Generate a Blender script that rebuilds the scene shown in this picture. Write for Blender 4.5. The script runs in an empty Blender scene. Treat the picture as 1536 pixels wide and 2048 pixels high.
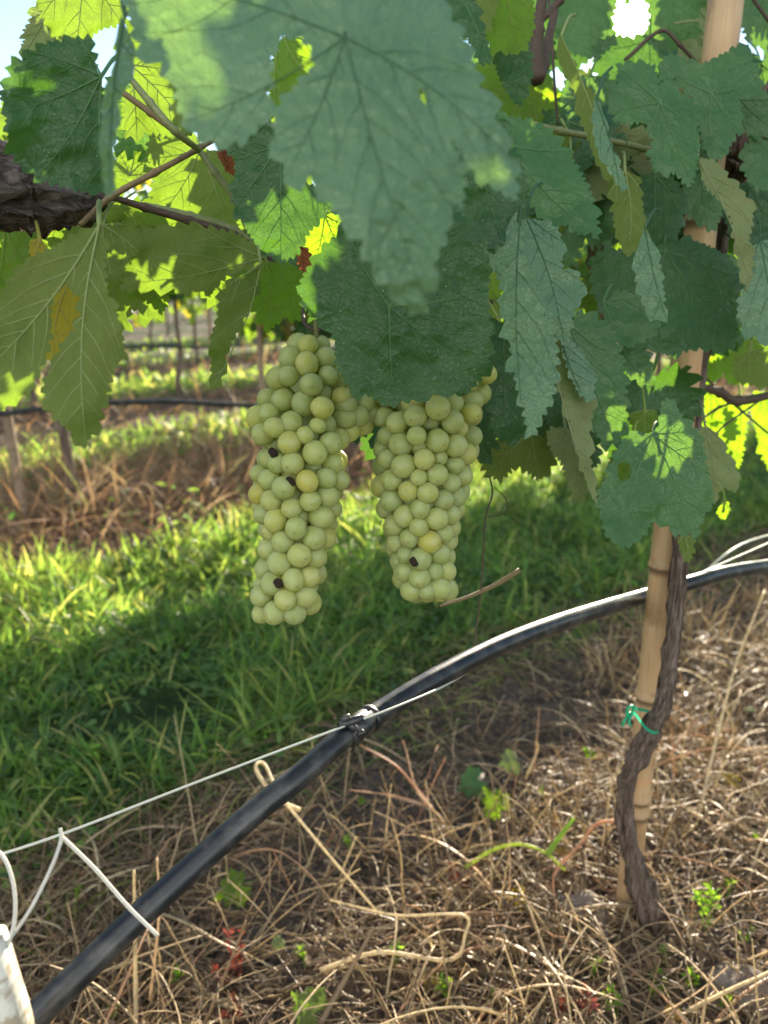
import bpy, math, random
import numpy as np
from mathutils import Vector, Matrix, noise, Quaternion
from mathutils.geometry import delaunay_2d_cdt
C = bpy.context.scene
R = math.radians
random.seed(7); rng = np.random.default_rng(7)

# ------------------------------------------------------------ camera
PITCH, CH, F = R(16.5), 0.85, 1539.0
SP, CP = math.sin(PITCH), math.cos(PITCH)
cam = bpy.data.objects.new("camera", bpy.data.cameras.new("camera"))
C.collection.objects.link(cam); C.camera = cam
cam.location = (0, 0, CH); cam.rotation_euler = (R(90) - PITCH, 0, 0)
cam.data.lens = F / 2048 * 36; cam.data.sensor_width = 36
cam.data.clip_start = 0.02; cam.data.clip_end = 2000
cam.data.dof.use_dof = True; cam.data.dof.focus_distance = 0.57; cam.data.dof.aperture_fstop = 6.4

def P(x, y, d):
    """photo pixel + depth along the view axis -> world point"""
    a, b = (x - 768) / F * d, (1024 - y) / F * d
    return Vector((a, b * SP + d * CP, CH + b * CP - d * SP))

# ------------------------------------------------------------ sky, sun, exposure
SUN = Vector((497, 994 * SP + 1539 * CP, 994 * CP - 1539 * SP)).normalized()
EL = math.asin(SUN.z); AZ = math.atan2(SUN.x, SUN.y)
w = bpy.data.worlds.new("World"); C.world = w; w.use_nodes = True
nt = w.node_tree; bg = nt.nodes["Background"]
sky = nt.nodes.new("ShaderNodeTexSky"); sky.sky_type = 'NISHITA'; sky.sun_disc = False
sky.sun_elevation = EL; sky.sun_rotation = AZ; sky.air_density = 1.0; sky.dust_density = 0.0; sky.ozone_density = 1.0
bg.inputs[1].default_value = 0.075
tc = nt.nodes.new("ShaderNodeTexCoord")
dot = nt.nodes.new("ShaderNodeVectorMath"); dot.operation = 'DOT_PRODUCT'; dot.inputs[1].default_value = SUN
nt.links.new(tc.outputs['Generated'], dot.inputs[0])
def mth(op, a, b=None, tree=nt):
    n = tree.nodes.new("ShaderNodeMath"); n.operation = op
    for i, v in enumerate((a, b)):
        if v is None: continue
        if isinstance(v, (int, float)): n.inputs[i].default_value = v
        else: tree.links.new(v, n.inputs[i])
    return n.outputs[0]
dm = mth('MAXIMUM', dot.outputs['Value'], 0.0)
g = mth('ADD', mth('MULTIPLY', mth('POWER', dm, 9000.0), 3500.0), mth('MULTIPLY', mth('POWER', dm, 500.0), 10.0))
gc = nt.nodes.new("ShaderNodeVectorMath"); gc.operation = 'SCALE'; gc.inputs[0].default_value = (1.0, 0.9, 0.72)
nt.links.new(g, gc.inputs['Scale'])
# unseen bright clouds added behind the camera as fill light
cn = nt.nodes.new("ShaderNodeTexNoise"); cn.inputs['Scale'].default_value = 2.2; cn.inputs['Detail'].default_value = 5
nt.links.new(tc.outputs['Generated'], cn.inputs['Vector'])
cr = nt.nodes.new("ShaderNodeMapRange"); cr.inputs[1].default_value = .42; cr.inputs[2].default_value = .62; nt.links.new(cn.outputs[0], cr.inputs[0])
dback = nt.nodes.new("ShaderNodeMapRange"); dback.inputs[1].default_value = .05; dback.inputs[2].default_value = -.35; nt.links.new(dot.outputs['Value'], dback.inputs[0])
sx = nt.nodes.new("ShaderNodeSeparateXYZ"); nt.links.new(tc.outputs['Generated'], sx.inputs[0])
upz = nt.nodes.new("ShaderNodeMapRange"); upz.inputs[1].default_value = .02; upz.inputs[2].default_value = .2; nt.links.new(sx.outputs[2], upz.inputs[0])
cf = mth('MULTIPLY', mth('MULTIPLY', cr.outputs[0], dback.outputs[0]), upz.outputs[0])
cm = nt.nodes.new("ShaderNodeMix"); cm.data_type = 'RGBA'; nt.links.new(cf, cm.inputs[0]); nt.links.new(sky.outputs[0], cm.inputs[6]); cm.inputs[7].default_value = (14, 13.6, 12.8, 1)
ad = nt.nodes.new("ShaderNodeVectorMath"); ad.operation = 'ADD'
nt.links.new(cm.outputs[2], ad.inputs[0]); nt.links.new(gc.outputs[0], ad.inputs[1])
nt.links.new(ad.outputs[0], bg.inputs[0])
sl = bpy.data.lights.new("sun", 'SUN'); sl.energy = 5.0; sl.angle = R(0.55); sl.color = (1.0, 0.87, 0.68)
so = bpy.data.objects.new("sun", sl); C.collection.objects.link(so)
so.rotation_euler = SUN.to_track_quat('Z', 'Y').to_euler()
C.view_settings.view_transform = 'Standard'; C.view_settings.look = 'None'
C.view_settings.exposure = 1.95; C.view_settings.gamma = 1
C.cycles.max_bounces = 8; C.cycles.transmission_bounces = 6; C.cycles.sample_clamp_indirect = 6
C.cycles.use_denoising = True

# ------------------------------------------------------------ helpers
def srgb(*c): return tuple(((v / 255) / 12.92 if v / 255 <= .04045 else ((v / 255 + .055) / 1.055) ** 2.4) for v in c)
class N:
    def __init__(s, name):
        s.m = bpy.data.materials.new(name); s.m.use_nodes = True; s.t = s.m.node_tree
        s.t.nodes.clear(); s.out = s.n("ShaderNodeOutputMaterial")
    def n(s, typ, **k):
        x = s.t.nodes.new(typ)
        for a, b in k.items(): setattr(x, a, b)
        return x
    def l(s, a, b): s.t.links.new(a, b)
    def val(s, v, inp):
        if isinstance(v, (int, float)): inp.default_value = v
        elif isinstance(v, (tuple, list)): inp.default_value = (*v[:3], 1) if len(inp.default_value) == 4 else v
        else: s.l(v, inp)
    def noise(s, scale, det=3, co=None, dist=0.0, rough=.5):
        x = s.n("ShaderNodeTexNoise"); x.inputs['Scale'].default_value = scale; x.inputs['Detail'].default_value = det
        x.inputs['Distortion'].default_value = dist; x.inputs['Roughness'].default_value = rough
        if co is not None: s.l(co, x.inputs['Vector'])
        return x.outputs[0]
    def voro(s, scale, feat='F1', co=None, rnd=1.0):
        x = s.n("ShaderNodeTexVoronoi", feature=feat); x.inputs['Scale'].default_value = scale
        x.inputs['Randomness'].default_value = rnd
        if co is not None: s.l(co, x.inputs['Vector'])
        return x.outputs['Distance']
    def ramp(s, fac, stops, interp='LINEAR'):
        x = s.n("ShaderNodeValToRGB"); s.l(fac, x.inputs[0]); cr = x.color_ramp; cr.interpolation = interp
        while len(cr.elements) < len(stops): cr.elements.new(.5)
        for e, (p, c) in zip(cr.elements, stops):
            e.position = p; e.color = (*c, 1) if isinstance(c, (tuple, list)) else (c, c, c, 1)
        return x.outputs[0]
    def mix(s, f, a, b, blend='MIX'):
        x = s.n("ShaderNodeMix", data_type='RGBA', blend_type=blend)
        s.val(f, x.inputs[0]); s.val(a, x.inputs[6]); s.val(b, x.inputs[7]); return x.outputs[2]
    def m2(s, op, a, b): return mth(op, a, b, s.t)
    def attr(s, name): return s.n("ShaderNodeAttribute", attribute_name=name)
    def bump(s, h, st, dist=.001, nrm=None):
        x = s.n("ShaderNodeBump"); x.inputs['Strength'].default_value = st; x.inputs['Distance'].default_value = dist
        s.l(h, x.inputs['Height'])
        if nrm is not None: s.l(nrm, x.inputs['Normal'])
        return x.outputs[0]
    def pbr(s, col, rough=.5, spec=.5, nrm=None, **k):
        x = s.n("ShaderNodeBsdfPrincipled"); s.val(col, x.inputs['Base Color']); s.val(rough, x.inputs['Roughness'])
        x.inputs['Specular IOR Level'].default_value = spec
        for a, b in k.items(): s.val(b, x.inputs[a.replace('_', ' ')])
        if nrm is not None: s.l(nrm, x.inputs['Normal'])
        return x.outputs[0]
    def done(s, sh): s.l(sh, s.out.inputs[0]); return s.m
    def trans(s, sh, tcol, fac, nrm=None):
        t = s.n("ShaderNodeBsdfTranslucent"); s.val(tcol, t.inputs[0])
        if nrm is not None: s.l(nrm, t.inputs['Normal'])
        m = s.n("ShaderNodeMixShader"); s.val(fac, m.inputs[0]); s.l(sh, m.inputs[1]); s.l(t.outputs[0], m.inputs[2])
        return m.outputs[0]

def leaf_mat(name, c1, c2, tcol, fac=.42, rough=.45, spec=.5, spots=0.0, reticule=.5, brown=0.0, bstr=.5):
    s = N(name); uv = s.n("ShaderNodeTexCoord").outputs['UV']
    n1 = s.noise(22, 3, uv); col = s.mix(s.ramp(n1, [(.35, 0.), (.65, 1.)]), c1, c2)
    v = s.voro(330, 'DISTANCE_TO_EDGE', uv); ln = s.ramp(v, [(0., 1.), (.09, 0.)])
    v2 = s.voro(95, 'DISTANCE_TO_EDGE', uv); ln2 = s.ramp(v2, [(0., 1.), (.05, 0.)])
    lines = s.m2('MAXIMUM', s.m2('MULTIPLY', ln, .55), ln2)
    dark = tuple(q * .62 for q in c1)
    col = s.mix(s.m2('MULTIPLY', lines, reticule * .55), col, dark)
    tc2 = s.mix(s.m2('MULTIPLY', lines, .35), tcol, tuple(q * .55 for q in tcol))
    tc2 = s.mix(s.ramp(s.noise(60, 2, uv), [(.4, 0.), (.7, .45)]), tc2, tuple((tcol[0] * .75, tcol[1] * .9, tcol[2])))
    if brown:
        b = s.m2('MULTIPLY', s.ramp(s.noise(45, 4, uv), [(.56, 0.), (.66, 1.)]), brown)
        col = s.mix(b, col, (.16, .075, .02)); tc2 = s.mix(b, tc2, (.35, .12, .015))
    if spots:
        sp = s.voro(260, 'F1', uv); spm = s.ramp(sp, [(.06, 1.), (.13, 0.)])
        spm = s.m2('MULTIPLY', spm, s.ramp(s.noise(38, 2, uv), [(.52, 0.), (.6, spots)]))
        col = s.mix(spm, col, (.42, .47, .40))
    h = s.m2('SUBTRACT', s.m2('MULTIPLY', s.ramp(v2, [(0., 0.), (.3, 1.)]), 1.0), s.m2('MULTIPLY', ln, .35))
    h = s.m2('ADD', h, s.m2('MULTIPLY', s.noise(90, 3, uv), 1.3))
    nb = s.bump(h, min(1, bstr), .0012)
    sh = s.pbr(col, s.ramp(s.noise(80, 3, uv), [(.3, rough - .07), (.7, rough + .1)]), spec, nb)
    return s.done(s.trans(sh, tc2, fac, nb))
def vein_mat(name, c, tc, fac=.3):
    s = N(name); return s.done(s.trans(s.pbr(c, .7, .2), tc, fac))
T = (.30, .52, .02)
LM = {
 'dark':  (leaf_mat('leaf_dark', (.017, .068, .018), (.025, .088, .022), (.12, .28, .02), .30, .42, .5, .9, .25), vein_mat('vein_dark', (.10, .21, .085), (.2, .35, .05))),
 'mid':   (leaf_mat('leaf_mid', (.036, .112, .034), (.052, .142, .042), (.18, .36, .03), .32, .42, .55, .35, .35), vein_mat('vein_mid', (.11, .21, .095), (.2, .35, .05))),
 'pale':  (leaf_mat('leaf_pale', (.080, .172, .088), (.115, .215, .115), (.24, .42, .05), .28, .45, .7, 0, .45, 0, .7), vein_mat('vein_pale', (.060, .13, .075), (.18, .36, .05))),
 'under': (leaf_mat('leaf_under', (.13, .175, .045), (.16, .20, .055), (.21, .34, .02), .45, .7, .25, 0, .25, 0, .35), vein_mat('vein_under', (.27, .33, .13), (.36, .46, .08))),
 'olive': (leaf_mat('leaf_olive', (.17, .21, .09), (.21, .25, .11), (.22, .32, .04), .35, .7, .25, 0, .3, .2, .4), vein_mat('vein_olive', (.26, .29, .15), (.35, .40, .08))),
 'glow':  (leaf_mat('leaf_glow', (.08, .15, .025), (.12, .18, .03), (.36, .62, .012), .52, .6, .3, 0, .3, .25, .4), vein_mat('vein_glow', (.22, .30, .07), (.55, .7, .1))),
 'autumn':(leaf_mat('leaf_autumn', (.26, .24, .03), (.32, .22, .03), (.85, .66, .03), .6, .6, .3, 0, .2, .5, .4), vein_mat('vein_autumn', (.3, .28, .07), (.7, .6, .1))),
}

def mesh_np(name, V, quads=None, tris=None, mats=(), smooth=True, mat_idx=None, attrs=None, uv=None):
    me = bpy.data.meshes.new(name); V = np.asarray(V, dtype=np.float32).reshape(-1, 3)
    nq = 0 if quads is None else len(quads); ntr = 0 if tris is None else len(tris)
    me.vertices.add(len(V)); me.vertices.foreach_set('co', V.ravel())
    loops = []
    if nq: loops.append(np.asarray(quads, dtype=np.int32).ravel())
    if ntr: loops.append(np.asarray(tris, dtype=np.int32).ravel())
    L = np.concatenate(loops); me.loops.add(len(L)); me.loops.foreach_set('vertex_index', L)
    me.polygons.add(nq + ntr)
    st = np.concatenate([np.arange(nq) * 4, nq * 4 + np.arange(ntr) * 3]).astype(np.int32)
    me.polygons.foreach_set('loop_start', st)
    for m in mats: me.materials.append(m)
    if mat_idx is not None: me.polygons.foreach_set('material_index', np.asarray(mat_idx, dtype=np.int32))
    if smooth: me.polygons.foreach_set('use_smooth', np.ones(nq + ntr, dtype=bool))
    if attrs:
        for k, v in attrs.items():
            a = me.attributes.new(k, 'FLOAT', 'POINT'); a.data.foreach_set('value', np.asarray(v, dtype=np.float32))
    if uv is not None:
        u = me.uv_layers.new(name='UVMap'); u.data.foreach_set('uv', np.asarray(uv, dtype=np.float32)[L].ravel())
    me.update(calc_edges=True); me.validate(); return me
def link(name, me, parent=None, loc=None):
    o = bpy.data.objects.new(name, me); C.collection.objects.link(o)
    if parent is not None: o.parent = parent
    if loc is not None: o.location = loc
    return o
def tag(o, label=None, cat=None, group=None, kind=None):
    for k, v in (('label', label), ('category', cat), ('group', group), ('kind', kind)):
        if v: o[k] = v
    return o
def thing(name, loc, label, cat, group=None):
    o = bpy.data.objects.new(name, None); o.empty_display_size = .05; C.collection.objects.link(o)
    o.location = loc; return tag(o, label, cat, group)

class MB:
    """collects tubes / polygons"""
    def __init__(s): s.V = []; s.Q = []; s.T = []; s.mq = []; s.mt = []; s.k = 0; s.A = []
    def tube(s, pts, rad, n=6, mi=0, cap=True, a=0.0):
        pts = [Vector(p) for p in pts]
        if not hasattr(rad, '__len__'): rad = [rad] * len(pts)
        prev = None; base = s.k
        for i, p in enumerate(pts):
            t = (pts[min(i + 1, len(pts) - 1)] - pts[max(i - 1, 0)])
            t = t.normalized() if t.length > 1e-9 else Vector((0, 0, 1))
            if prev is None: u = t.orthogonal().normalized()
            else:
                u = prev - t * prev.dot(t); u = u.normalized() if u.length > 1e-6 else t.orthogonal().normalized()
            prev = u; v = t.cross(u)
            for j in range(n):
                an = 2 * math.pi * j / n
                s.V.append(tuple(p + (u * math.cos(an) + v * math.sin(an)) * rad[i])); s.A.append(a)
        for i in range(len(pts) - 1):
            for j in range(n):
                b = base + i * n; s.Q.append((b + j, b + (j + 1) % n, b + n + (j + 1) % n, b + n + j)); s.mq.append(mi)
        s.k += n * len(pts)
        if cap:
            for e, rev in ((base, True), (base + (len(pts) - 1) * n, False)):
                for j in range(1, n - 1):
                    tri = (e, e + j, e + j + 1); s.T.append(tri[::-1] if rev else tri); s.mt.append(mi)
    def tri_mesh(s, V, Tn, mi=0, a=0.0):
        s.V += [tuple(v) for v in V]; s.A += [a] * len(V)
        for t in Tn:
            if len(t) == 4: s.Q.append(tuple(s.k + i for i in t)); s.mq.append(mi)
            else: s.T.append(tuple(s.k + i for i in t)); s.mt.append(mi)
        s.k += len(V)
    def build(s, name, mats, parent=None, origin=(0, 0, 0), smooth=True):
        V = np.array(s.V) - np.array(origin)
        if not isinstance(mats, (list, tuple)): mats = [mats]
        me = mesh_np(name, V, s.Q or None, s.T or None, mats, smooth, s.mq + s.mt, {'tint': s.A})
        o = link(name, me, parent)
        if parent is None: o.location = origin
        else: o.location = Vector(origin) - parent.location
        return o
def smooth_path(pts, k=6):
    """Catmull-Rom through tuples of any dimension"""
    A = np.array(pts, dtype=float); out = []
    A = np.vstack([2 * A[0] - A[1], A, 2 * A[-1] - A[-2]])
    for i in range(1, len(A) - 2):
        p0, p1, p2, p3 = A[i - 1:i + 3]
        for j in range(k):
            t = j / k
            out.append(.5 * (2 * p1 + (p2 - p0) * t + (2 * p0 - 5 * p1 + 4 * p2 - p3) * t * t + (3 * p1 - p0 - 3 * p2 + p3) * t ** 3))
    out.append(A[-2]); return np.array(out)

# ------------------------------------------------------------ leaf machinery (2-D outline -> serrated, veined, curved blade)
def inside(poly, X, Y):
    r = np.zeros(X.shape, bool); n = len(poly); j = n - 1
    for i in range(n):
        xi, yi = poly[i]; xj, yj = poly[j]
        c = ((yi > Y) != (yj > Y)); 
        with np.errstate(divide='ignore', invalid='ignore'):
            r ^= c & (X < (xj - xi) * (Y - yi) / (yj - yi + 1e-12) + xi)
        j = i
    return r
def area(p): 
    p = np.asarray(p); x, y = p[:, 0], p[:, 1]; return .5 * np.sum(x * np.roll(y, -1) - y * np.roll(x, -1))
def serrate(pts, pet, tl, amp, rd):
    pts = np.array(pts, float)
    if area(pts) < 0: pts = pts[::-1]
    # soft corners
    n = len(pts); q = []
    for i in range(n):
        a, b, c = pts[i - 1], pts[i], pts[(i + 1) % n]
        q += [b * .8 + a * .2, b * .8 + c * .2] if np.linalg.norm(a - b) > tl * .9 and np.linalg.norm(c - b) > tl * .9 else [b]
    pts = np.array(q); n = len(pts)
    seg = np.roll(pts, -1, 0) - pts; L = np.hypot(*seg.T); cum = np.concatenate([[0], np.cumsum(L)]); tot = cum[-1]
    def at(s):
        s %= tot; i = min(np.searchsorted(cum, s, 'right') - 1, n - 1); t = (s - cum[i]) / max(L[i], 1e-9)
        d = seg[i] / max(L[i], 1e-9); return pts[i] + seg[i] * t, np.array([d[1], -d[0]])
    out = []; s = 0.0
    while s < tot:
        l = tl * rd.choice((.6, .8, 1.0, 1.3, 1.9)) * rd.uniform(.85, 1.15)
        if s + l > tot - tl * .4: l = tot - s
        a, na = at(s); b, nb = at(s + l * .999)
        m, nm = at(s + l * .5)
        if np.hypot(*(m - pet)) < tl * 1.3: out.append(a); s += l; continue
        am = amp * rd.uniform(.6, 1.3) * (l / tl) ** .8
        out_ = np.hypot(*(b - pet)) > np.hypot(*(a - pet))
        f = .74 if out_ else .26
        p, npk = at(s + l * f); p2, n2 = at(s + l * (.36 if out_ else .64))
        seq = [a - na * am * .25, p2 + n2 * am * .62, p + npk * am]
        if not out_: seq = [seq[0], seq[2], seq[1]]
        out += seq; s += l
    return np.array(out)
def make_leaf_mesh(name, pts, pet, fmap, mats, tl=16, amp=9, step=8, seed=1, unit=1.0, holes=(), vr=1.0, teeth=True, nveins=5, petiole=None, veins=True):
    rd = random.Random(seed); pet = np.array(pet, float)
    out = serrate(pts, pet, tl, amp, rd) if teeth else np.array(pts, float)
    x0, y0 = out.min(0); x1, y1 = out.max(0)
    gx, gy = np.meshgrid(np.arange(x0, x1, step), np.arange(y0, y1, step * .87))
    gx = gx + (np.arange(gx.shape[0]) % 2)[:, None] * step * .5
    X, Y = gx.ravel(), gy.ravel(); k = inside(out, X, Y)
    for h in holes: k &= ~inside(h, X, Y)
    X, Y = X[k], Y[k]
    # drop points too near the outline
    rings = [out] + [np.array(h, float) for h in holes]
    B = np.vstack([np.vstack([r, (r + np.roll(r, -1, 0)) / 2]) for r in rings])
    if len(X):
        d = np.min(np.hypot(X[:, None] - B[None, :, 0], Y[:, None] - B[None, :, 1]), 1); k = d > step * .45; X, Y = X[k], Y[k]
    vs = [Vector((float(a), float(b))) for r in rings for a, b in r]; edges = []; o = 0
    for r in rings:
        edges += [(o + i, o + (i + 1) % len(r)) for i in range(len(r))]; o += len(r)
    vs += [Vector((float(a), float(b))) for a, b in zip(X, Y)]
    rv, re, rf, *_ = delaunay_2d_cdt(vs, edges, [], 2 if holes else 1, 1e-4)
    P2 = np.array([(v.x, v.y) for v in rv]); tris = [tuple(f) for f in rf if len(f) == 3]
    Tn = np.array(tris)
    cen = P2[Tn].mean(1); k = inside(out, cen[:, 0], cen[:, 1])
    for h in holes: k &= ~inside(h, cen[:, 0], cen[:, 1])
    Tn = Tn[k]
    V = [tuple(fmap(a, b)) for a, b in P2]; UV = (P2 - pet) * unit
    mb = MB(); mb.tri_mesh(V, [tuple(t) for t in Tn], 0); uvs = list(map(tuple, UV))
    # veins
    rr = np.hypot(*(out - pet).T); ang = np.arctan2(out[:, 1] - pet[1], out[:, 0] - pet[0]); order = np.argsort(-rr); tips = []
    for i in order:
        if all(abs((ang[i] - ang[j] + math.pi) % (2 * math.pi) - math.pi) > R(34) for j in tips) and rr[i] > .35 * rr.max(): tips.append(i)
        if len(tips) >= nveins: break
    if veins:
        def fm(p, off=1.0): 
            q = Vector(fmap(p[0], p[1])); return q
        offv = veins if isinstance(veins, Vector) else None
        mains = []
        def ins(p): return bool(inside(out, np.array([p[0]]), np.array([p[1]]))[0])
        def draw(pl, r0, r1, ns=4):
            pp = []
            for i, p in enumerate(pl):
                q = fm(p); 
                if offv is not None: q = q + (offv if callable(offv) is False else offv)
                else: q = q + (cam.location - q).normalized() * r0 * .25
                pp.append(q)
            if len(pp) > 1: mb.tube(pp, [r0 + (r1 - r0) * i / (len(pp) - 1) for i in range(len(pp))], ns, 1, False)
        for ti in tips:
            tip = out[ti]; v = tip - pet; nrm = np.array([-v[1], v[0]]); bend = rd.uniform(-.06, .06)
            kk = max(5, int(np.hypot(*v) / step / 1.6))
            pl = [pet + v * t * .97 + nrm * bend * math.sin(math.pi * t) for t in np.linspace(0, 1, kk)]
            pl = [p for p in pl if ins(p) or p is pl[0]]
            draw(pl, .00075 * vr, .00018 * vr); mains.append((pl, v))
        for mi_, (pl, v) in enumerate(mains):
            Lm = np.hypot(*v); nb = max(3, int(Lm / (tl * 3.0)))
            for q in range(nb):
                for sd in (-1, 1):
                    t = .16 + .74 * (q + (.5 if sd > 0 else 0)) / nb
                    i = int(t * (len(pl) - 1)); a = pl[i]; d = v / Lm
                    an = sd * R(rd.uniform(38, 52)); dd = np.array([d[0] * math.cos(an) - d[1] * math.sin(an), d[0] * math.sin(an) + d[1] * math.cos(an)])
                    ln = Lm * (1 - t) * rd.uniform(.5, .8) + tl; br = [a]; t += rd.uniform(-.03, .03)
                    p = a.copy(); st = step * 1.7; acc = 0
                    while acc < ln:
                        dd = dd + d * .07 + np.array([rd.gauss(0, .05), rd.gauss(0, .05)]); dd /= np.hypot(*dd)
                        p = p + dd * st; acc += st
                        if not ins(p): break
                        dm_ = min(np.min(np.hypot(*(np.array(m[0]) - p).T)) for j, m in enumerate(mains) if j != mi_) if len(mains) > 1 else 1e9
                        own = np.min(np.hypot(*(np.array(pl) - p).T))
                        if dm_ < own * .9: break
                        br.append(p.copy())
                    draw(br, .0004 * vr, .00012 * vr, 3)
    if petiole is not None:
        a = Vector(fmap(pet[0], pet[1])); b = Vector(petiole); m = (a + b) / 2 + Vector((0, 0, .006))
        pts3 = smooth_path([a, m, b], 5); mb.tube([Vector(p) for p in pts3], [.0013 * vr] * len(pts3), 6, 1)
    uvs += [(0, 0)] * (len(mb.V) - len(uvs))
    return mb, np.array(uvs), out
def finish_leaf(mb, uvs, name, mats, parent, origin):
    V = np.array(mb.V) - np.array(origin)
    me = mesh_np(name, V, mb.Q or None, mb.T or None, mats, True, mb.mq + mb.mt, None, uvs)
    return link(name, me, parent, Vector(origin) - (parent.location if parent is not None else Vector((0, 0, 0))))

def LF(parent, pts, pet, d0, gx=0, gy=0, mat='mid', tooth=14, amp=None, fold=0, axis=None, cup=0, label=None, seed=None, holes=(), rip=.004, step=None, pet_to=None, vr=1.0, wig=1.0, name='leaf'):
    """one traced blade: pixel outline, real depth plane (gx, gy metres per 100 px) + fold, cup and ripple"""
    tooth *= 1.15; seed = seed if seed is not None else int(pet[0] * 7 + pet[1]); rd = random.Random(seed)
    ax = (0, 1) if axis is None else axis; al = math.hypot(*ax); ax = (ax[0] / al, ax[1] / al)
    ph = [rd.uniform(0, 6.28) for _ in range(6)]
    size = max(np.ptp([p[0] for p in pts]), np.ptp([p[1] for p in pts]))
    def depth(x, y):
        u, v = (x - pet[0]) / 100, (y - pet[1]) / 100
        cr = abs(u * ax[1] - v * ax[0]); r = math.hypot(u, v); rn = min(1.3, r * 100 / size * 1.6)
        k = 600 / size
        rp = rip * min(1, size / 450) * rn * (math.sin(u * 1.6 * k + ph[0] + v) + .6 * math.sin(v * 2.2 * k + ph[1] - u * .8) + .3 * math.sin((u * .6 + v) * 3.7 * k + ph[2]))
        rp += wig * (.0018 * noise.noise(Vector((u * 3.2, v * 3.2, seed))) + .004 * min(1, size / 400) * noise.noise(Vector((u * 1.1 * k * .5, v * 1.1 * k * .5, seed + 3))))
        return d0 + gx * u + gy * v + fold * cr + cup * r * r + rp
    fm = lambda x, y: P(x, y, depth(x, y))
    step = step or max(5.5, min(9, size / 55))
    pt = P(*pet_to) if pet_to else P(pet[0] + rd.uniform(-20, 40), pet[1] - rd.uniform(30, 70), d0 + .06)
    amp = amp if amp is not None else tooth * .42
    mb, uvs, out = make_leaf_mesh('leaf', pts, pet, fm, None, tooth, amp, step, seed, d0 / F, holes, vr, True, 5, pt)
    o = finish_leaf(mb, uvs, name, list(LM[mat]), parent, P(pet[0], pet[1], d0))
    if label: o['label'] = label
    return o

# unit grape-leaf outline (petiole at origin, blade towards +y, about 2 units wide)
UNIT = [(0, .02), (-.12, -.22), (-.40, -.42), (-.66, -.34), (-.78, -.08), (-1.0, .10), (-.98, .38), (-.80, .50), (-.58, .50), (-.74, .82), (-.62, 1.06), (-.40, 1.02), (-.26, .88),
        (-.22, 1.18), (0, 1.52), (.20, 1.18), (.26, .86), (.42, 1.04), (.64, 1.02), (.72, .80), (.56, .48), (.82, .50), (1.0, .34), (.97, .06), (.76, -.10), (.64, -.36), (.38, -.40), (.12, -.20)]
GEN = {}
def gen_leaf(kind, var):
    if (kind, var) in GEN: return GEN[(kind, var)]
    rd = random.Random(var * 13 + 5); S = .062
    pts = [(x * (1 + rd.uniform(-.08, .08)), y * (1 + rd.uniform(-.08, .08))) for x, y in UNIT]
    c1, c2, c3 = rd.uniform(-.35, .15), rd.uniform(.1, .45), rd.uniform(0, 6)
    def fm(x, y):
        z = c1 * y * y * .5 - c2 * abs(x) * .6 + .06 * math.sin(5 * x + c3) * abs(y) + .05 * math.sin(7 * y + c3 * 2) + .03 * noise.noise(Vector((x * 5, y * 5, var)))
        return Vector((x * S, y * S, z * S))
    mb, uvs, _ = make_leaf_mesh('leaf', pts, (0, 0), fm, None, .17, .10, .085, var, S, (), 1.1, True, 5, (0.0, -.045, -.03), Vector((0, 0, .0003)))
    me = mesh_np('leaf', mb.V, mb.Q or None, mb.T or None, list(LM[kind]), True, mb.mq + mb.mt, None, uvs)
    GEN[(kind, var)] = me; return me
def place_leaf(parent, pos, nrm, spin, scale, kind, var, label=None):
    o = link('leaf', gen_leaf(kind, var), parent)
    q = Vector(nrm).to_track_quat('Z', 'Y') @ Quaternion((0, 0, 1), spin)
    o.rotation_mode = 'QUATERNION'; o.rotation_quaternion = q; o.scale = (scale,) * 3
    o.location = Vector(pos) - parent.location
    if label: o['label'] = label
    return o

# ------------------------------------------------------------ row frame: n across the rows, t along them
NV, TV = np.array([-.669, .743]), np.array([.743, .669])
ROWS = [.437 + 2.4 * i for i in range(9)]
def RT(n, t, z=0): return Vector((NV[0] * n + TV[0] * t, NV[1] * n + TV[1] * t, z))
def gz(x, y):
    v = Vector((x, y, 0)); n = -.669 * x + .743 * y
    m = ((n - .437 + 1.2) % 2.4) - 1.2
    return .030 * noise.noise(v * 1.3) + .018 * noise.noise(v * 5) + .010 * noise.noise(v * 14) + .035 * math.exp(-(m / .45) ** 2) - .035

# ------------------------------------------------------------ ground
def spaced(k, a, b, near):
    u = np.linspace(-1, 1, k); return np.sinh(u * near) / math.sinh(near) * b + a
gxs = spaced(330, 0, 260, 7.6); gys = spaced(330, 1.2, 260, 7.6)
GX, GY = np.meshgrid(gxs, gys); GZ = np.zeros_like(GX)
for i in range(GX.shape[0]):
    for j in range(GX.shape[1]):
        x, y = GX[i, j], GY[i, j]
        if abs(x) < 6 and -3 < y < 10:
            z = gz(x, y)
            if abs(x) < 1.6 and 0 < y < 3: z += .007 * noise.noise(Vector((x * 40, y * 40, 1))) + .004 * noise.noise(Vector((x * 90, y * 90, 3)))
            GZ[i, j] = z
k = GX.shape[1]; idx = np.arange(GX.size).reshape(GX.shape)
Q = np.stack([idx[:-1, :-1], idx[:-1, 1:], idx[1:, 1:], idx[1:, :-1]], -1).reshape(-1, 4)
s = N('soil'); geo = s.n("ShaderNodeNewGeometry").outputs['Position']
dv = s.n("ShaderNodeVectorMath", operation='DOT_PRODUCT'); s.l(geo, dv.inputs[0]); dv.inputs[1].default_value = (-.669, .743, 0)
nn = s.m2('ADD', dv.outputs['Value'], s.m2('MULTIPLY', s.m2('SUBTRACT', s.noise(3.0, 3, geo), .5), .5))
fr = s.m2('ABSOLUTE', s.m2('SUBTRACT', s.m2('PINGPONG', s.m2('ADD', nn, 100 * 2.4 - .437), 1.2), 0), None)
gm = s.ramp(fr, [(.62, 0.), (.80, 1.)])
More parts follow.
